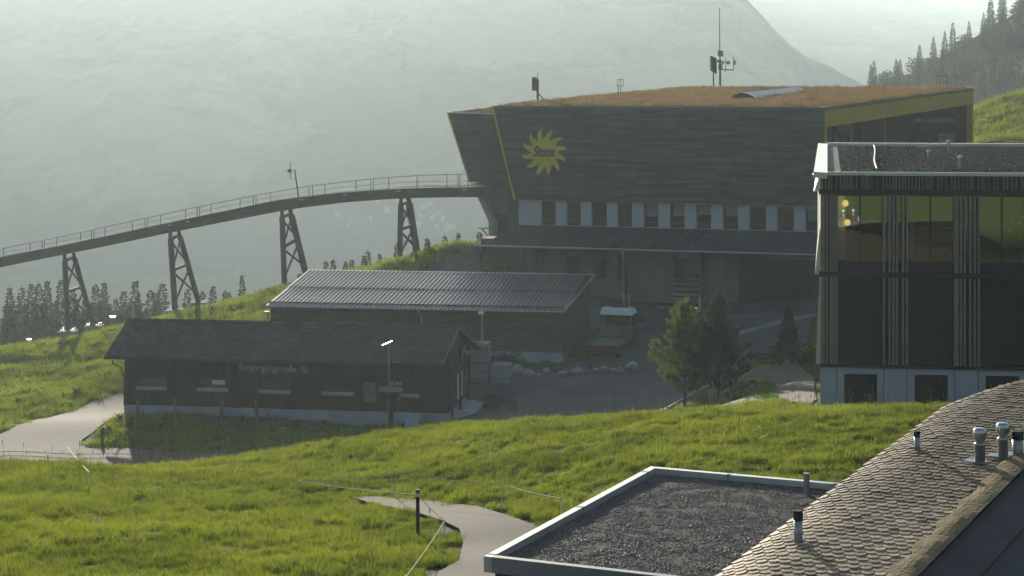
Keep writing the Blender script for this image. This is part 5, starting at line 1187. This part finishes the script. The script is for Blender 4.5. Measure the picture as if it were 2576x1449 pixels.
for y in (1003,1015,1029): MB().lathe([(.08,-.08),(.1,0),(.08,.08)],8,(sx(1003),-.1,sz(y))).build('round_badge',M['woodgrey'],o)
Yb=102.0; xb=(1036-CX)*Yb/F; o=thing('info_board','pale blue information board behind the meadow crest by the hut','board',(xb,Yb,H(xb,Yb))); zb=H(xb,Yb); q=Yb/F
zt_=(HY-1041)*q-zb; MB().box(-18.5*q,19*q,-.03,.03,zt_-1.0,zt_).build('board',M['signblue'],o); MB().box(-18*q,-16*q,-.0,.05,-.3,zt_-1.0).box(16*q,18*q,-.0,.05,-.3,zt_-1.0).build('leg',M['metal'],o)
# barrier of the yard shaft
gg=[G(a,b,95) for a,b in ((1197,1030),(1246,1020),(1302,1035))]; o=thing('shaft_grating','low dark barred grating in the yard beside the hut gable','grating',gg[0]); 
for a,b in zip(gg[:-1],gg[1:]):
    a=a-gg[0];b=b-gg[0]; MB().bar(a+Vector((0,0,.62)),b+Vector((0,0,.62)),.06,.05).bar(a+Vector((0,0,.08)),b+Vector((0,0,.08)),.06,.05).build('frame_bar',M['slatdark'],o)
    for k in range(11): p=a.lerp(b,(k+.5)/11); MB().box(p.x-.025,p.x+.025,p.y-.02,p.y+.02,p.z+.05,p.z+.63).build('bar',M['slatdark'],o)
# rustic posts in front of the hut
for i,(px,pyt,pyb) in enumerate(((345,1006,1088),(441,1001,1082),(556,1001,1082),(646,1005,1088),(257,1074,1112))):
    g0=G(px,pyb,95); h=(pyb-pyt)*g0.y/F; o=thing('fence_post',['leftmost tall rustic post before the hut plinth','second tall rustic post before the hut plinth','third tall rustic post before the hut plinth','rightmost tall rustic post before the hut plinth','short pale post on the grass tongue by the road'][i],'post',g0,0,'rustic posts in front of the hut')
    MB().tube([(0,0,-.3),(.02*(i%3-1),0,h*.5),(.05*(1-i%2*2),0,h-.05),(.06*(1-i%2*2),0,h)],.105,9,r1=.075).build('post',M['woodgrey'],o)
for i,(a,b,lab) in enumerate((((349,1060),(441,1059),'pale pole lying between the two left rustic posts'),((450,1056),(548,1060),'pale pole lying between the middle rustic posts'),((560,1059),(642,1061),'pale pole lying between the two right rustic posts'))):
    p,q=G(*a,95),G(*b,95); o=MB().tube([p+Vector((0,0,.1)),p.lerp(q,.5)+Vector((0,0,.16)),q+Vector((0,0,.1))],.075,8).build('fence_pole',M['woodgrey']); setp(o,lab,'pole','poles lying before the hut')
# rope fences in the meadow
def rope(ptsp,label):
    p=[]
    for k in range(len(ptsp)-1):
        a,b=ptsp[k],ptsp[k+1]
        for t in range(8): f=t/8; p.append(a.lerp(b,f)+Vector((0,0,-.035*math.sin(math.pi*f))))
    p.append(ptsp[-1]); o=MB().tube(p,.009,5).build('fence_rope',M['rope']); setp(o,label,'rope','fence ropes in the meadow')
def top(px,pyb,h,ymin=30): g0=G(px,pyb,ymin); return Vector((g0.x,g0.y,g0.z+h))
def onray(px,py,Y): return P(px,py,Y)
def hstake(px,py,h,label,pole=False):
    # stake whose head shows at px,py
    for Y in np.arange(34,110,.2):
        p=P(px,py,Y); 
        if p.z-H(p.x,p.y)<h: break
    zt=p.z; zg_=H(p.x,p.y); o=thing('fence_stake',label,'stake',(p.x,p.y,zg_),0,'stakes of the rope fence'); r=.045 if pole else .012
    MB().tube([(0,0,-.2),(0,0,zt-zg_+(.12 if pole else .02))],r,7).build('stake',M['slatdark'] if pole else M['whitepaint'],o); MB().lathe([(r+.006,zt-zg_-.05),(r+.012,zt-zg_),(r+.006,zt-zg_+.03)],7).build('insulator',M['rope'],o)
    return Vector((p.x,p.y,zt))
h1=hstake(752,1211,.5,'thin stake at the left corner of the rope fence'); h2=hstake(995,1193,.75,'thin stake on the slope behind the track bend'); h3=hstake(1262,1217,.75,'thin stake in the middle of the sloping meadow'); h4=hstake(1411,1253,.85,'thin white stake beside the annex roof edge'); h5=hstake(1051,1244,1.0,'dark wooden stake at the bend of the gravel track',True); h6=hstake(1118,1311,.5,'thin stake at the left verge of the gravel track'); h7=hstake(1020,1452,.7,'thin stake at the lower picture edge')
rope([h1,h2,h3,h4],'pale fence rope along the upper meadow slope'); rope([h1,h5],'pale fence rope from the left corner to the dark stake'); rope([h5,h6,h7],'pale fence rope crossing beside the gravel track')
s1=hstake(224,1188,.55,'thin stake on the left meadow crest'); p=P(170,1125,95); p.z=H(p.x,p.y)+.6; rope([s1,p],'pale fence rope running from the left crest down to the road')
# things under the canopy
g0=G(1728,762,138); o=thing('plank_rack','tall stack of brown planks under the canopy','plank stack',g0,R(-17.5)); q=g0.y/F
for k in range(15): MB().box(-33*q+random.uniform(-.06,.06),33*q+random.uniform(-.06,.06),random.uniform(-.03,.03),1.2,.25+k*.135,.25+k*.135+.115).build('plank',M['woodpale'] if k%3!=1 else M['woodred'],o)
MB().box(-30*q,-24*q,0,1.2,0,.24).box(24*q,30*q,0,1.2,0,.24).build('bearer',M['woodgrey'],o)
g0=G(1792,752,139); o=thing('container','dark steel container beside the plank stack','container',g0,R(-17.5)); MB().box(-.65,.75,0,2.4,.12,1.9).build('body',M['dark'],o); MB().box(-.70,.80,-.05,2.45,1.9,2.0).build('lid',M['slatdark'],o); MB().box(-.5,-.35,.2,2.2,0,.12).box(.45,.6,.2,2.2,0,.12).build('skid',M['black'],o)
g0=G(1684,782,130); o=thing('pallet','wooden pallet lying in front of the plank stack','pallet',g0,R(-12)); q=g0.y/F
for k in range(5): MB().box(-30*q,30*q,k*.24,k*.24+.17,.16,.2).build('slat',M['woodpale'],o)
for x in (-29,-3,23): MB().box(x*q,(x+6)*q,0,1.13,0,.16).build('block',M['redpaint'],o)
for i,px in enumerate((1571,1580)):
    g0=G(px,770,138); o=MB().lathe([(.13,-.05),(.13,.88),(.11,.92)],14).build('bollard',M['coping'],None,True); o.location=g0; setp(o,['left one of the two white bollards by the canopy post','right one of the two white bollards by the canopy post'][i],'bollard','white bollards under the canopy')
g0=G(1764,777,137); o=MB().box(-.19,.19,-.2,.2,-.1,.85).build('post_base',M['coping']); o.location=g0; setp(o,'white block at the foot of the right canopy post','block')
g0=G(1552,745,140); o=thing('snow_blower','dark small machine standing under the canopy left of the bollards','machine',g0,R(-17)); MB().box(-.8,.5,0,.8,.25,.7).build('body',M['dark'],o); MB().box(-.75,-.05,-.02,.25,.72,.78).build('tray',M['metal'],o); MB().lathe([(.2,-.06),(.2,.06)],12,(-.4,.1,.2)).lathe([(.2,-.06),(.2,.06)],12,(.3,.1,.2)).build('wheels',M['rubber'],o); MB().tube([(.5,.3,.6),(.9,.3,1.1),(.9,.6,1.1)],.03,6).build('handle',M['steelpaint'],o)
g0=G(1668,752,138); o=thing('timber_pile','dark heap of offcut timber under the canopy','timber pile',g0,R(-17))
for k in range(9): a_=random.uniform(0,3); MB().bar((random.uniform(-.7,.7),random.uniform(-.2,.6),.1+.08*k),(random.uniform(-.7,.7)+.5*math.cos(a_),random.uniform(0,.8),.15+.1*k),.12,.1).build('plank',M['woodgrey'] if k%3 else M['dark'],o)
q=sf.pix(1192,637,-1.5); p=sf.O+sf.u*q[0]+sf.v*-1.5; o=thing('water_tank','grey rounded tank at the left end of the canopy','tank',(p.x,p.y,H(p.x,p.y))); zt_=(HY-617)*p.y/F-H(p.x,p.y); MB().lathe([(.3,zt_-1.5),(.48,zt_-1.35),(.5,zt_-.3),(.42,zt_-.05),(.1,zt_)],16).build('shell',M['steelpaint'],o,True); MB().box(-.4,.4,-.4,.4,-.4,zt_-1.45).build('plinth',M['concrete'],o)

# ------------------------------------------------------------------ trees
def spray(b, c, d, L_, wd, up=Vector((0,0,1)), tone=None):
    d=d.normalized(); s=d.cross(up); s=s.normalized() if s.length>1e-3 else Vector((1,0,0)); s=s*wd/2
    b.add([c-s*.3,c+s*.3,c+d*L_*.55+s,c+d*L_,c+d*L_*.55-s],[(0,1,2,3,4)],tone)
def conifer(name,h,r0,levels,per,mat,seed,droop=.25,sl=.55,sw=.25,bare=.06,rag=.3):
    rd=random.Random(seed); b=MB(); t=MB(); t.tube([(0,0,-.5),(0,0,h*.5),(0,0,h*.97)],h*.013,6,r1=.02)
    for i in range(levels):
        f=i/(levels-1); z=h*(bare+(1-bare)*f); R_=r0*((1-f)**.85)*(1+rd.uniform(-rag,rag))+.05
        for k in range(per if f<.9 else per//2):
            a=rd.uniform(0,6.283); R2=R_*rd.uniform(.55,1.12); n=max(1,int(R2/.6)); t0=rd.random()*.6
            for j in range(n):
                q=(j+.75)/n if n>1 else rd.uniform(.5,1); c=Vector((math.cos(a)*R2*q,math.sin(a)*R2*q,z-droop*R2*q)); d=Vector((math.cos(a+rd.uniform(-.9,.9)),math.sin(a+rd.uniform(-.9,.9)),rd.uniform(-1.1,.2)))
                u=Vector((rd.gauss(0,1),rd.gauss(0,1),rd.gauss(0,.4))); kk=(.55+.45*(1-f))
                spray(b,c,d,sl*rd.uniform(.6,1.3)*kk,sw*rd.uniform(.7,1.3)*kk,u,t0+rd.random()*.4)
    for k in range(7): spray(b,Vector((0,0,h*(.90+.016*k))),Vector((rd.uniform(-.35,.35),rd.uniform(-.35,.35),.8)),h*.026,h*.006,Vector((rd.gauss(0,1),rd.gauss(0,1),0)))
    return b.mesh(name+'_crown',mat),t.mesh(name+'_trunk',M['bark'])
def plant(name,me,label,cat,loc,sc=1,rz=0,group=None):
    o=thing(name,label,cat,loc,rz,group); o.scale=sc if isinstance(sc,tuple) else (sc,sc,sc)
    obj('crown',me[0],o); obj('trunk',me[1],o); return o
SP=[conifer('spruce',20,3.3,66,30,M['spruce'],k,.42,.78,.34,.02,.28) for k in range(4)]
tops=[(24,727),(54,725),(78,716),(98,715),(119,710),(153,706),(184,732),(241,717),(262,714),(311,734),(340,709),(379,731),(394,739),(409,716),(471,729),(509,734),(536,722),(566,734),(577,738),(609,694)]
far=[(820,660),(838,655),(870,660),(885,655),(915,645),(925,634),(956,640),(1000,614),(1075,602),(1119,595),(1153,587),(1206,585)]
rd=random.Random(5)
def spruce_at(px,py,Y,k,label,minh=5,group='spruces of the forest edge'):
    p=P(px,py,Y); zg_=H(p.x,p.y); h=max(p.z-zg_,minh); return plant('spruce_tree',SP[k%4],label,'spruce',(p.x,p.y,p.z-h),(max(h/20,.42)*rd.uniform(.9,1.1),)*2+(h/20,),rd.uniform(0,6),group)
def ordn(n): return ['first','second','third','fourth','fifth','sixth','seventh','eighth','ninth','tenth','eleventh','twelfth'][n]
cnt_={}
for i,(x,y) in enumerate(tops):
    if i==19: spruce_at(x,y,200,i,'solitary spruce with spreading branches on the hill crest',5,None); continue
    zn='left of the leftmost trestle' if x<172 else 'between the two left trestles' if x<437 else 'right of the second trestle'; cnt_[zn]=cnt_.get(zn,-1)+1
    spruce_at(x,y,rd.uniform(222,245),i,'tall hazy spruce, %s tip from the left among those %s'%(ordn(cnt_[zn]),zn))
for i in range(46):
    x=rd.uniform(-30,620) if i<34 else rd.uniform(-30,330); y=(765 if x<330 else 758)+rd.uniform(-12,40)
    spruce_at(x,y,rd.uniform(205,230),i,'hazy spruce filling the dark mass of the forest edge')
for i,(x,y) in enumerate(far): spruce_at(x,y,rd.uniform(196,206),i,'small spruce tip, %s from the left along the ridge above the shed roof'%ordn(i),4,'small spruces behind the ridge')
# wooded hill on the right
def blob(name,seed,h,r):
    rd=random.Random(seed); b=MB(); t=MB(); t.tube([(0,0,-.5),(0,0,h*.6)],.25,6,r1=.1); lobes=[(Vector((rd.uniform(-1,1)*r*.5,rd.uniform(-1,1)*r*.5,h*rd.uniform(.4,.8))),r*rd.uniform(.4,.65)) for _ in range(9)]+[(Vector((0,0,h*.6)),r*.7)]
    for c,lr in lobes:
        for k in range(75):
            d=Vector((rd.gauss(0,1),rd.gauss(0,1),rd.gauss(0,1))).normalized(); p=c+d*lr*rd.uniform(.75,1.05); spray(b,p,Vector((rd.uniform(-1,1),rd.uniform(-1,1),rd.uniform(-.8,.5))),rd.uniform(.5,.9),rd.uniform(.4,.7),d)
    return b.mesh(name+'_crown',M['decid']),t.mesh(name+'_trunk',M['bark'])
BL=[blob('broadleaf',k,11,4.2) for k in range(3)]
wh=bpy.data.objects['wooded_hill']; dg=bpy.context.evaluated_depsgraph_get()
from mathutils.bvhtree import BVHTree
bv=BVHTree.FromPolygons([v.co for v in wh.data.vertices],[tuple(p.vertices) for p in wh.data.polygons])
cnt=0
for i in range(420):
    y=rd.uniform(312,520); px=rd.uniform(2150,2680); x=(px-CX)*y/F; hit=bv.ray_cast(Vector((x,y,300)),Vector((0,0,-1)))
    if hit[0] is None or cnt>=165: continue
    py=HY-F*hit[0].z/y
    if py>300 or py<-60: continue
    cnt+=1
    if rd.random()<.45: plant('spruce_tree',SP[cnt%4],'spruce among the hazy trees of the wooded hill','spruce',hit[0]-Vector((0,0,.6)),rd.uniform(.45,.8),rd.uniform(0,6),'trees of the wooded hill')
    else: plant('broadleaf_tree',BL[cnt%3],'round broadleaf tree on the hazy wooded hill','tree',hit[0]-Vector((0,0,1)),rd.uniform(.6,1.15),rd.uniform(0,6),'trees of the wooded hill')
# pines and small trees by the lodge
def pine(name,h,r,seed,mat,nb=46):
    rd=random.Random(seed); b=MB(); t=MB(); t.tube([(0,0,-.3),(.05,0,h*.4),(0,.03,h*.8),(0,0,h*.98)],.07,8,r1=.015)
    for i in range(nb):
        f=i/(nb-1); z=h*(.13+.78*f); prof=(.62+1.9*f) if f<.2 else ((1-f)/.8)**.85; R_=r*prof*rd.choice([.45,.7,.9,1.0,1.12])*rd.uniform(.9,1.1)+.10; a=i*2.399+rd.uniform(-.5,.5)
        tip=Vector((math.cos(a)*R_,math.sin(a)*R_,z+R_*(.32+.5*f))); base=Vector((0,0,z-.12)); t.tube([base,base.lerp(tip,.6)+Vector((0,0,-.08)),tip],.018,4,r1=.006)
        for q in np.linspace(.28,1.0,max(3,int(R_/.13))):
            c=base.lerp(tip,q)+Vector((rd.uniform(-.09,.09),rd.uniform(-.09,.09),rd.uniform(-.07,.07)))
            tw_=Vector((math.cos(a)*.4,math.sin(a)*.4,.95))
            for s in range(3 if q<.85 else 4):
                ax=(tw_+Vector((rd.uniform(-.7,.7),rd.uniform(-.7,.7),rd.uniform(-.2,.6)))).normalized(); L_=rd.uniform(.16,.30)*(1.25 if q>.85 else 1)
                t0=rd.random()
                for n in range(11):
                    an=n*2.4; m_=c+ax*L_*(n/11); dd=ax+Vector((math.cos(an),math.sin(an),0))*.7; spray(b,m_,dd,.13,.036,Vector((rd.uniform(-1,1),rd.uniform(-1,1),.4)),t0)
    for k in range(26):
        ax=Vector((rd.uniform(-.35,.35),rd.uniform(-.35,.35),1)).normalized(); c=Vector((rd.uniform(-.16,.16),rd.uniform(-.16,.16),h*(.78+.19*k/26)))
        for n in range(13): an=n*2.4; spray(b,c+ax*.32*n/13*(1 if k<22 else 1.3),ax+Vector((math.cos(an),math.sin(an),0))*.55,.13,.036,Vector((rd.uniform(-1,1),rd.uniform(-1,1),.4)))
    return b.mesh(name+'_crown',mat),t.mesh(name+'_trunk',M['bark'])
def tree_at(px,pyb,pyt,me,h0,label,ymin,cat='pine',name='pine_tree',sx_=1):
    g0=G(px,pyb,ymin); h=(pyb-pyt)*g0.y/F; s=h/h0; return plant(name,me,label,cat,g0,(s*sx_,s*sx_,s))
PN=pine('pine',5.0,1.55,3,M['pine'],78)
tree_at(1722,1022,757,PN,5.0,'sunlit young pine in front, the brightest tree by the lodge',84)
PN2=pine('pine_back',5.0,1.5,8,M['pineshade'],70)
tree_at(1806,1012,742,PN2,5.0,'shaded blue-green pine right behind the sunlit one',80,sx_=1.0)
CF=conifer('young_spruce',4,1.1,44,34,M['spruce'],77,.2,.34,.18,.03,.25); tree_at(1984,895,772,CF,4,'young shaded spruce left of the lodge',98,'spruce','spruce_tree')
def bush(name,seed,r,mat,n=260,lf=.11):
    rd=random.Random(seed); b=MB()
    for k in range(n):
        d=Vector((rd.gauss(0,1),rd.gauss(0,1),abs(rd.gauss(0,.8)))).normalized(); p=Vector((d.x*r*1.2,d.y*r*.9,d.z*r))*rd.uniform(.4,1.05); spray(b,p,Vector((d.x+rd.uniform(-.6,.6),d.y+rd.uniform(-.6,.6),rd.uniform(-.2,1))),lf*rd.uniform(1,2),lf*rd.uniform(.6,1.2),d)
    t=MB()
    for k in range(5): a=rd.uniform(0,6.28); t.tube([(0,0,-.1),(math.cos(a)*r*.4,math.sin(a)*r*.4,r*.6)],.02,4,r1=.008)
    return b.mesh(name+'_crown',mat),t.mesh(name+'_trunk',M['bark'])
BS=[bush('shrub',k,.7,M['shrub']) for k in range(3)]
for i,(px,py,s,lab) in enumerate(((1250,912,1.0,'round shrub left of the concrete plinth'),(1285,915,1.15,'taller shrub beside the slab stacks'),(1318,925,.7,'low shrub in front of the concrete plinth'),(1385,935,.75,'low dark shrub between the rocks'),(1372,918,.5,'small shrub under the shed wall'),(1495,930,.6,'low shrub in the island under the truck'),(1925,905,.9,'low shrub at the left of the planting by the lodge'),(1960,915,1.1,'dense shrub below the young spruce'),(2015,912,1.25,'broad shrub between spruce and lodge'),(2050,905,1.1,'shrub touching the lodge corner'),(1875,925,.6,'small shrub at the end of the pale kerb'))):
    g0=G(px,py,92); plant('shrub',BS[i%3],lab,'shrub',g0,s,i,'shrubs round the yard')
# umbel plants on the crest and one thistle on the bank
def umbel(seed):
    rd=random.Random(seed); b=MB(); h=rd.uniform(.55,.75); c=MB()
    b.tube([(0,0,-.05),(.03,0,h*.6),(.0,.02,h)],.008,5,r1=.005)
    for k in range(7):
        a=rd.uniform(0,6.28); q=Vector((math.cos(a)*rd.uniform(.03,.1),math.sin(a)*rd.uniform(.03,.1),h+.08)); b.tube([(0,.02,h-.05),q],.004,4)
        for m_ in range(7): spray(c,q+Vector((rd.uniform(-.025,.025),rd.uniform(-.025,.025),rd.uniform(0,.012))),Vector((rd.uniform(-1,1),rd.uniform(-1,1),.2)),.03,.025)
    return c.mesh('flower_head',M['umbel']),b.mesh('stalk',M['seed'])
UB=[umbel(k) for k in range(3)]
for i,(px,py) in enumerate(((950,1086),(964,1084),(972,1083),(993,1081),(1003,1080),(1010,1080),(713,1135),(1075,1078))):
    g0=G(px,py,50); o=thing('wild_umbel',['cow parsley at the left end of the clump on the crest','second cow parsley of the clump on the crest','third cow parsley of the clump on the crest','cow parsley just right of the signpost foot','second cow parsley right of the signpost foot','cow parsley left of the pale blue board','lone pale thistle head on the left end of the meadow crest','single cow parsley right of the pale blue board'][i],'wildflower',g0,i,'umbel flowers on the crest'); obj('flower_head',UB[i%3][0],o); obj('stalk',UB[i%3][1],o)
# lift cables and far village
for k,(a,b,Y0,Y1,lab) in enumerate((((2140,232),(2475,88),330,300,'upper one of the hazy lift cables on the right'),((2255,222),(2600,60),330,300,'lower one of the hazy lift cables on the right'))):
    p,q=P(*a,Y0),P(*b,Y1); pts_=[p.lerp(q,t/12)-Vector((0,0,1.2*math.sin(math.pi*t/12))) for t in range(13)]; setp(MB().tube(pts_,.045,5).build('lift_cable',M['steelpaint']),lab,'cable','hazy lift cables')
hm=MB().box(-4,4,-5,5,-4,5).mesh('wall',M['housewall']); rm=MB().prism([(-4.6,-5.5,5),(4.6,-5.5,5),(0,-5.5,8.2)],(0,11,0)).mesh('roof',M['houseroof'])
bm_=BVHTree.FromPolygons([v.co for v in bpy.data.objects['mountain'].data.vertices],[tuple(p.vertices) for p in bpy.data.objects['mountain'].data.polygons])
for i,(px,py) in enumerate(((1068,528),(1085,522),(1102,548),(1112,560),(1090,556),(1128,575),(1100,580),(1052,574),(1062,548),(1140,577),(955,512),(975,537),(930,560),(880,575),(850,545),(1120,585))):
    dr=Vector(((px-CX)/F,1,(HY-py)/F)); hit=bm_.ray_cast(Vector((0,0,0)),dr)
    if hit[0] is None: continue
    o=thing('far_house','tiny pale house of the hazy village across the valley','house',hit[0]+Vector((0,0,2)),i*.7,'houses of the far village'); o.scale=(.38,.38,.38); obj('wall',hm,o); obj('roof',rm,o)

ground_cover()
def lawncover():
    pl=[Vector((p[0],p[1])) for p in lawnp]; xs_=[p.x for p in pl]; ys_=[p.y for p in pl]; gx=np.arange(min(xs_),max(xs_),.4); gy=np.arange(min(ys_),max(ys_),.4); X2,Y2=np.meshgrid(gx,gy); z=Hf(X2,Y2)+.075
    ins=inpoly(X2.ravel(),Y2.ravel(),[tuple(p) for p in pl]).reshape(X2.shape); idx=np.arange(X2.size).reshape(X2.shape); m_=ins[:-1,:-1]&ins[1:,1:]&ins[1:,:-1]&ins[:-1,1:]
    f=np.stack([idx[:-1,:-1],idx[:-1,1:],idx[1:,1:],idx[1:,:-1]],-1)[m_]
    tl=[bladetuft('lawn_tuft',14,.03,.06,.12,.02,M['lawn'],.5) for i in range(3)]
    scatter('lawn_grass',np.c_[X2.ravel(),Y2.ravel(),z.ravel()].tolist(),f.tolist(),np.full(X2.size,70.),np.ones(X2.size),coll('lawn_tufts',tl),51,.8,1.2)
lawncover()

# ------------------------------------------------------------------ morning haze
hb=MB().box(-4700,4700,-400,4700,-153,242); hz=hb.build('haze',[]); hz['kind']='stuff'
m=bpy.data.materials.new('morning_haze'); m.use_nodes=True; N=m.node_tree.nodes
for x in list(N):
    if x.type!='OUTPUT_MATERIAL': N.remove(x)
pv=N.new('ShaderNodeVolumePrincipled'); pv.inputs['Color'].default_value=(.77,.925,.99,1); pv.inputs['Density'].default_value=HAZE_DENSITY; pv.inputs['Anisotropy'].default_value=.46
m.node_tree.links.new(pv.outputs[0],[x for x in N if x.type=='OUTPUT_MATERIAL'][0].inputs['Volume']); hz.data.materials.append(m)
